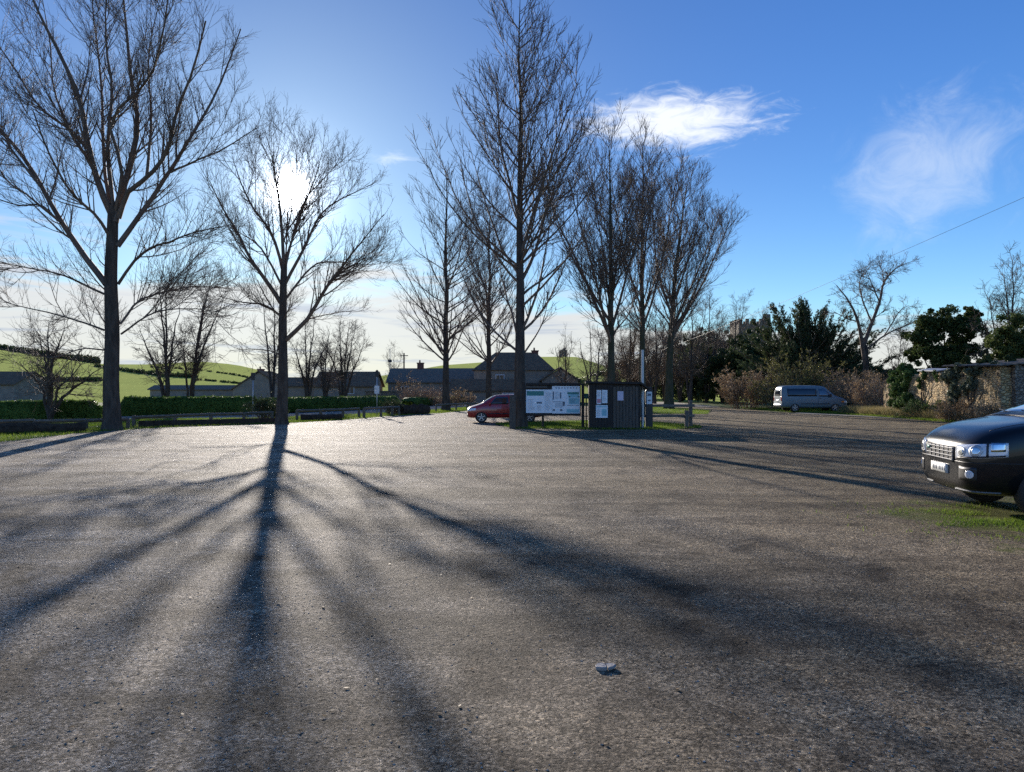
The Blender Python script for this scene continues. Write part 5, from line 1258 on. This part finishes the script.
def suv():
    o = empty('parked_car', (5.76, 9.95, 0), R(-10)); tag(o, 'black four-wheel-drive car nosing in at the right edge, number plate on its front', 'car')
    # x, zb, zm, zs, zt, w, wt, crown
    st = [(.00, .42, .56, .74, .84, .62, .57, .02), (.025, .35, .55, .82, .92, .74, .65, .02), (.09, .29, .56, .89, .99, .85, .71, .025), (.22, .27, .59, .97, 1.08, .915, .755, .035), (.45, .26, .62, 1.045, 1.15, .95, .82, .03),
          (.70, .26, .64, 1.10, 1.195, .96, .835, .025), (.84, .26, .64, 1.11, 1.215, .96, .835, .03), (.91, .26, .64, 1.12, 1.25, .96, .82, .035), (1.95, .26, .64, 1.13, 1.63, .96, .66, .05), (2.12, .26, .64, 1.13, 1.70, .96, .64, .04),
          (3.0, .26, .64, 1.14, 1.735, .96, .645, .035), (3.9, .27, .64, 1.14, 1.70, .955, .64, .035), (4.2, .30, .64, 1.13, 1.64, .94, .63, .03), (4.38, .34, .64, 1.10, 1.30, .91, .72, .02), (4.46, .38, .62, 1.04, 1.12, .88, .74, .02), (4.5, .42, .62, .95, 1.0, .82, .7, .01)]
    body, bv = car_body('body', st, (.90, 3.56), .365, [M['black_paint'], M['rubber']], o, .06, width=.96)
    top_panel('windscreen', bv, [(.95, -.75), (.95, .75), (1.95, .60), (1.95, -.60)], M['glass_screen'], o, 9, 11)
    for s in (-1, 1):
        side_panel('side_window', bv, [(1.62, 1.18), (2.55, 1.19), (2.55, 1.60), (2.05, 1.60)], s, M['glass_dark'], o)
        side_panel('side_window', bv, [(2.65, 1.19), (3.45, 1.19), (3.45, 1.62), (2.65, 1.62)], s, M['glass_dark'], o)
        side_panel('side_window', bv, [(3.55, 1.20), (4.15, 1.21), (4.02, 1.56), (3.55, 1.60)], s, M['glass_dark'], o)
        hl = wrap_panel('headlight', bv, .75, .20, 22, 66, .725, .90, .785, .955, M['lamp_glass'], o, s=s)
        wrap_panel('lamp_bezel', bv, .75, .20, 24, 64, .73, .75, .788, .805, M['black_plastic'], hl, 3, 12, .011, s=s)
        for t0, t1, zz, hh in ((26, 36, .75, .13), (39, 49, .77, .14)):
            bz = wrap_panel('lamp_bowl', bv, .75, .20, t0, t1, zz, zz+hh, zz+.01, zz+hh+.01, M['steel'], hl, 9, 9, .012, s=s, disc=True)
            wrap_panel('reflector', bv, .75, .20, t0+2, t1-2, zz+.025, zz+hh-.025, zz+.03, zz+hh-.02, M['chrome'], hl, 9, 9, .016, s=s, disc=True)
        wrap_panel('indicator', bv, .75, .20, 54, 64, .84, .95, .85, .955, M['chrome'], hl, 5, 6, .013, s=s)
        wrap_panel('lamp_divider', bv, .75, .20, 51, 52.6, .77, .95, .78, .955, M['black_plastic'], hl, 5, 3, .015, s=s)
        wrap_panel('fog_recess', bv, .75, .20, 27, 45, .47, .64, .47, .64, M['black_plastic'], o, 6, 8, .004, s=s)
        wrap_panel('fog_glass', bv, .75, .20, 36, 43, .50, .60, .50, .60, M['lamp_glass'], o, 9, 9, .012, s=s, disc=True)
        wrap_panel('bumper_seam', bv, .75, .20, 8, 80, .685, .695, .70, .71, M['black_plastic'], o, 2, 20, .004, s=s)
        side_panel('sill_trim', bv, [(1.45, .30), (3.05, .30), (3.05, .42), (1.45, .42)], s, M['black_plastic'], o, 3, 9)
        side_panel('door_seam', bv, [(2.59, .45), (2.602, .45), (2.602, 1.08), (2.59, 1.08)], s, M['black_plastic'], o, 8, 2, .003)
        side_panel('door_handle', bv, [(2.38, .92), (2.54, .92), (2.54, .955), (2.38, .955)], s, M['black_plastic'], o, 3, 5, .025)
        for x in (.90, 3.56): wheel(x, s*.845, .365, .235, o, 'alloy')
        end_panel('tail_lamp', bv, [(s*.62, .85), (s*.82, .85), (s*.78, 1.15), (s*.66, 1.15)], M['red_lens'], o, False)
    # grille: dark backing with bright mesh bars
    g_ = end_panel('grille', bv, [(-.45, .67), (.45, .67), (.50, .87), (-.50, .87)], M['black_plastic'], o, True, 6, 13, .008)
    for z0 in (.695, .745, .795, .84):
        end_panel('grille_bar', bv, [(-.44, z0), (.44, z0), (.44, z0+.012), (-.44, z0+.012)], M['grille_grey'], g_, True, 3, 23, .02)
    for i in range(7):
        y = -.42+i*.14; end_panel('grille_bar', bv, [(y-.005, .68), (y+.005, .68), (y+.005, .86), (y-.005, .86)], M['grille_grey'], g_, True, 5, 2, .016)
    end_panel('badge', bv, [(.30, .80), (.40, .80), (.40, .84), (.30, .84)], M['teal'], g_, True, 3, 4, .026)
    pl = end_panel('number_plate', bv, [(-.26, .51), (.26, .51), (.26, .63), (-.26, .63)], M['plate'], o, True, 3, 9, .022)
    for i in range(7):
        y = -.20+i*.058+(.03 if i > 3 else 0)
        end_panel('plate_mark', bv, [(y-.014, .537), (y+.014, .537), (y+.014, .604), (y-.014, .604)], M['ink'], pl, True, 2, 2, .025)
    for s in (-1, 1): wrap_panel('skid_trim', bv, .75, .20, 14, 60, .325, .34, .33, .342, M['grille_grey'], o, 2, 20, .012, s=s)
    top_panel('bonnet_seam', bv, [(.30, -.735), (.83, -.77), (.83, -.76), (.30, -.725)], M['black_plastic'], o, 2, 12, .003)
    top_panel('bonnet_seam', bv, [(.30, .725), (.83, .76), (.83, .77), (.30, .735)], M['black_plastic'], o, 2, 12, .003)
    top_panel('scuttle', bv, [(.87, -.77), (.87, .77), (.95, .755), (.95, -.755)], M['black_plastic'], o, 3, 11, .008)
    m = MB()
    for y0 in (-.5, .12): m.tube((.94, y0, 1.285), (1.02, y0+.55, 1.335), .009, .007, 6)
    m.build('wiper', M['black_plastic'], o)
    for s in (-1, 1):
        m = MB(); m.tube((2.3, s*.58, 1.78), (3.9, s*.57, 1.78), .018); m.tube((2.35, s*.58, 1.69), (2.35, s*.58, 1.785), .02); m.tube((3.85, s*.57, 1.69), (3.85, s*.57, 1.785), .02); m.build('roof_rail', M['black_plastic'], o)
    mirror(o, bv, 1.72, 1.22, .96, M['black_paint'], (.14, .2, .17))
suv()

def red_car():
    d = 36.6; f = G(467, d); o = empty('parked_car', (f[0], d+.1, 0), R(4)); tag(o, 'small red hatchback half hidden behind the tallest tree trunk', 'car')
    st = [(.00, .34, .5, .62, .68, .55, .50, .02), (.04, .27, .48, .68, .75, .66, .56, .02), (.15, .24, .5, .76, .83, .76, .62, .03), (.5, .23, .52, .85, .93, .82, .68, .03), (.68, .23, .55, .90, 1.0, .835, .69, .03), (.80, .23, .55, .92, 1.05, .835, .67, .03),
          (1.36, .23, .55, .95, 1.41, .84, .57, .04), (1.58, .23, .55, .96, 1.47, .84, .56, .03), (2.6, .23, .55, .97, 1.50, .84, .555, .03), (3.4, .24, .55, .97, 1.47, .83, .55, .03), (3.7, .27, .55, .95, 1.36, .80, .56, .02), (3.86, .3, .55, .9, 1.02, .76, .62, .01), (3.92, .36, .55, .8, .86, .68, .58, .01)]
    body, bv = car_body('body', st, (.72, 3.2), .30, [M['red_paint'], M['rubber']], o, .05, width=.84)
    top_panel('windscreen', bv, [(.85, -.60), (.85, .60), (1.36, .52), (1.36, -.52)], M['glass_screen'], o)
    for s in (-1, 1):
        side_panel('side_window', bv, [(1.14, .98), (2.12, .99), (2.12, 1.38), (1.50, 1.38)], s, M['glass_dark'], o)
        side_panel('side_window', bv, [(2.22, .99), (2.98, 1.0), (2.98, 1.40), (2.22, 1.39)], s, M['glass_dark'], o)
        side_panel('side_window', bv, [(3.06, 1.02), (3.55, 1.04), (3.40, 1.36), (3.06, 1.38)], s, M['glass_dark'], o)
        wrap_panel('headlight', bv, .6, .15, 30, 76, .60, .72, .66, .79, M['lamp_glass'], o, s=s)
        side_panel('door_seam', bv, [(2.16, .35), (2.175, .35), (2.175, .95), (2.16, .95)], s, M['black_plastic'], o, 6, 2, .003)
        side_panel('side_trim', bv, [(1.08, .46), (2.9, .46), (2.9, .51), (1.08, .51)], s, M['black_plastic'], o, 2, 9, .012)
        side_panel('door_handle', bv, [(1.98, .82), (2.10, .82), (2.10, .85), (1.98, .85)], s, M['black_plastic'], o, 2, 4, .02)
        for x in (.72, 3.2): wheel(x, s*.745, .30, .19, o, 'alloy')
        end_panel('tail_lamp', bv, [(s*.55, .80), (s*.70, .80), (s*.66, 1.1), (s*.58, 1.1)], M['red_lens'], o, False)
    end_panel('lower_bumper', bv, [(-.62, .32), (.62, .32), (.62, .46), (-.62, .46)], M['black_plastic'], o, True, 4, 11, .008)
    end_panel('grille', bv, [(-.34, .57), (.34, .57), (.34, .65), (-.34, .65)], M['black_plastic'], o, True, 3, 9, .006)
    end_panel('number_plate', bv, [(-.26, .47), (.26, .47), (.26, .56), (-.26, .56)], M['plate'], o, True, 3, 9, .012)
    mirror(o, bv, 1.16, 1.02, .84, M['red_paint'], (.1, .16, .12))
    for s in (-1, 1):
        m = MB(); m.tube((1.85, s*.5, 1.56), (3.3, s*.5, 1.56), .016); m.tube((1.9, s*.5, 1.48), (1.9, s*.5, 1.565), .016); m.tube((3.25, s*.5, 1.48), (3.25, s*.5, 1.565), .016); m.build('roof_rail', M['alloy'], o)
    o.scale = (.95, .95, .92)
red_car()

def van():
    d = 53.3; f = G(849, d); o = empty('parked_van', (f[0], d+1.0, 0), R(180)); tag(o, 'blue-grey panel van with dark side windows parked before the shrubs', 'van')
    st = [(.00, .40, .55, .72, .78, .66, .60, .02), (.05, .32, .55, .80, .88, .78, .68, .02), (.2, .28, .58, .90, .98, .87, .74, .03), (.55, .27, .6, .98, 1.08, .91, .77, .03), (.85, .27, .62, 1.04, 1.18, .92, .77, .03), (.98, .27, .62, 1.06, 1.26, .92, .76, .03),
          (1.50, .27, .65, 1.1, 1.78, .92, .70, .04), (1.70, .27, .65, 1.1, 1.87, .92, .69, .04), (2.6, .27, .65, 1.1, 1.91, .92, .70, .04), (4.2, .28, .65, 1.1, 1.90, .92, .70, .04), (4.58, .30, .65, 1.1, 1.87, .91, .69, .03), (4.70, .32, .65, 1.1, 1.78, .90, .69, .02), (4.77, .36, .65, 1.08, 1.6, .87, .70, .01), (4.80, .42, .65, 1.02, 1.3, .8, .66, .0)]
    body, bv = car_body('body', st, (.95, 3.85), .32, [M['blue_paint'], M['rubber']], o, .06, width=.92)
    top_panel('windscreen', bv, [(1.03, -.68), (1.03, .68), (1.52, .62), (1.52, -.62)], M['glass_screen'], o)
    for s in (-1, 1):
        side_panel('side_window', bv, [(1.22, 1.12), (2.10, 1.12), (2.10, 1.70), (1.62, 1.70)], s, M['glass_screen'], o)
        side_panel('side_window', bv, [(2.26, 1.14), (4.38, 1.14), (4.38, 1.70), (2.26, 1.70)], s, M['glass_dark'], o, 5, 15)
        wrap_panel('headlight', bv, .6, .2, 32, 64, .66, .80, .68, .82, M['lamp_glass'], o, s=s)
        wrap_panel('indicator', bv, .6, .2, 66, 80, .69, .80, .70, .80, M['amber'], o, s=s)
        side_panel('door_seam', bv, [(2.17, .36), (2.19, .36), (2.19, 1.75), (2.17, 1.75)], s, M['black_plastic'], o, 8, 2, .003)
        side_panel('rub_strip', bv, [(1.35, .58), (3.45, .58), (3.45, .63), (1.35, .63)], s, M['black_plastic'], o, 2, 11, .008)
        side_panel('door_handle', bv, [(1.98, .98), (2.12, .98), (2.12, 1.02), (1.98, 1.02)], s, M['black_plastic'], o, 2, 4, .02)
        for x in (.95, 3.85): wheel(x, s*.815, .32, .2, o, 'alloy')
        end_panel('tail_lamp', bv, [(s*.66, .80), (s*.80, .80), (s*.80, 1.15), (s*.66, 1.15)], M['red_lens'], o, False)
    end_panel('rear_window', bv, [(-.58, 1.18), (.58, 1.18), (.56, 1.66), (-.56, 1.66)], M['glass_dark'], o, False)
    end_panel('number_plate', bv, [(-.26, .78), (.26, .78), (.26, .9), (-.26, .9)], M['plate'], o, False, 3, 9, .012)
    end_panel('rear_bumper', bv, [(-.8, .42), (.8, .42), (.8, .58), (-.8, .58)], M['alloy'], o, False, 4, 11, .03)
    end_panel('front_bumper', bv, [(-.7, .38), (.7, .38), (.7, .54), (-.7, .54)], M['black_plastic'], o, True, 4, 11, .03)
    end_panel('grille', bv, [(-.42, .64), (.42, .64), (.42, .76), (-.42, .76)], M['black_plastic'], o, True, 4, 9, .008)
    mirror(o, bv, 1.32, 1.2, .92, M['black_plastic'], (.1, .18, .24))
van()
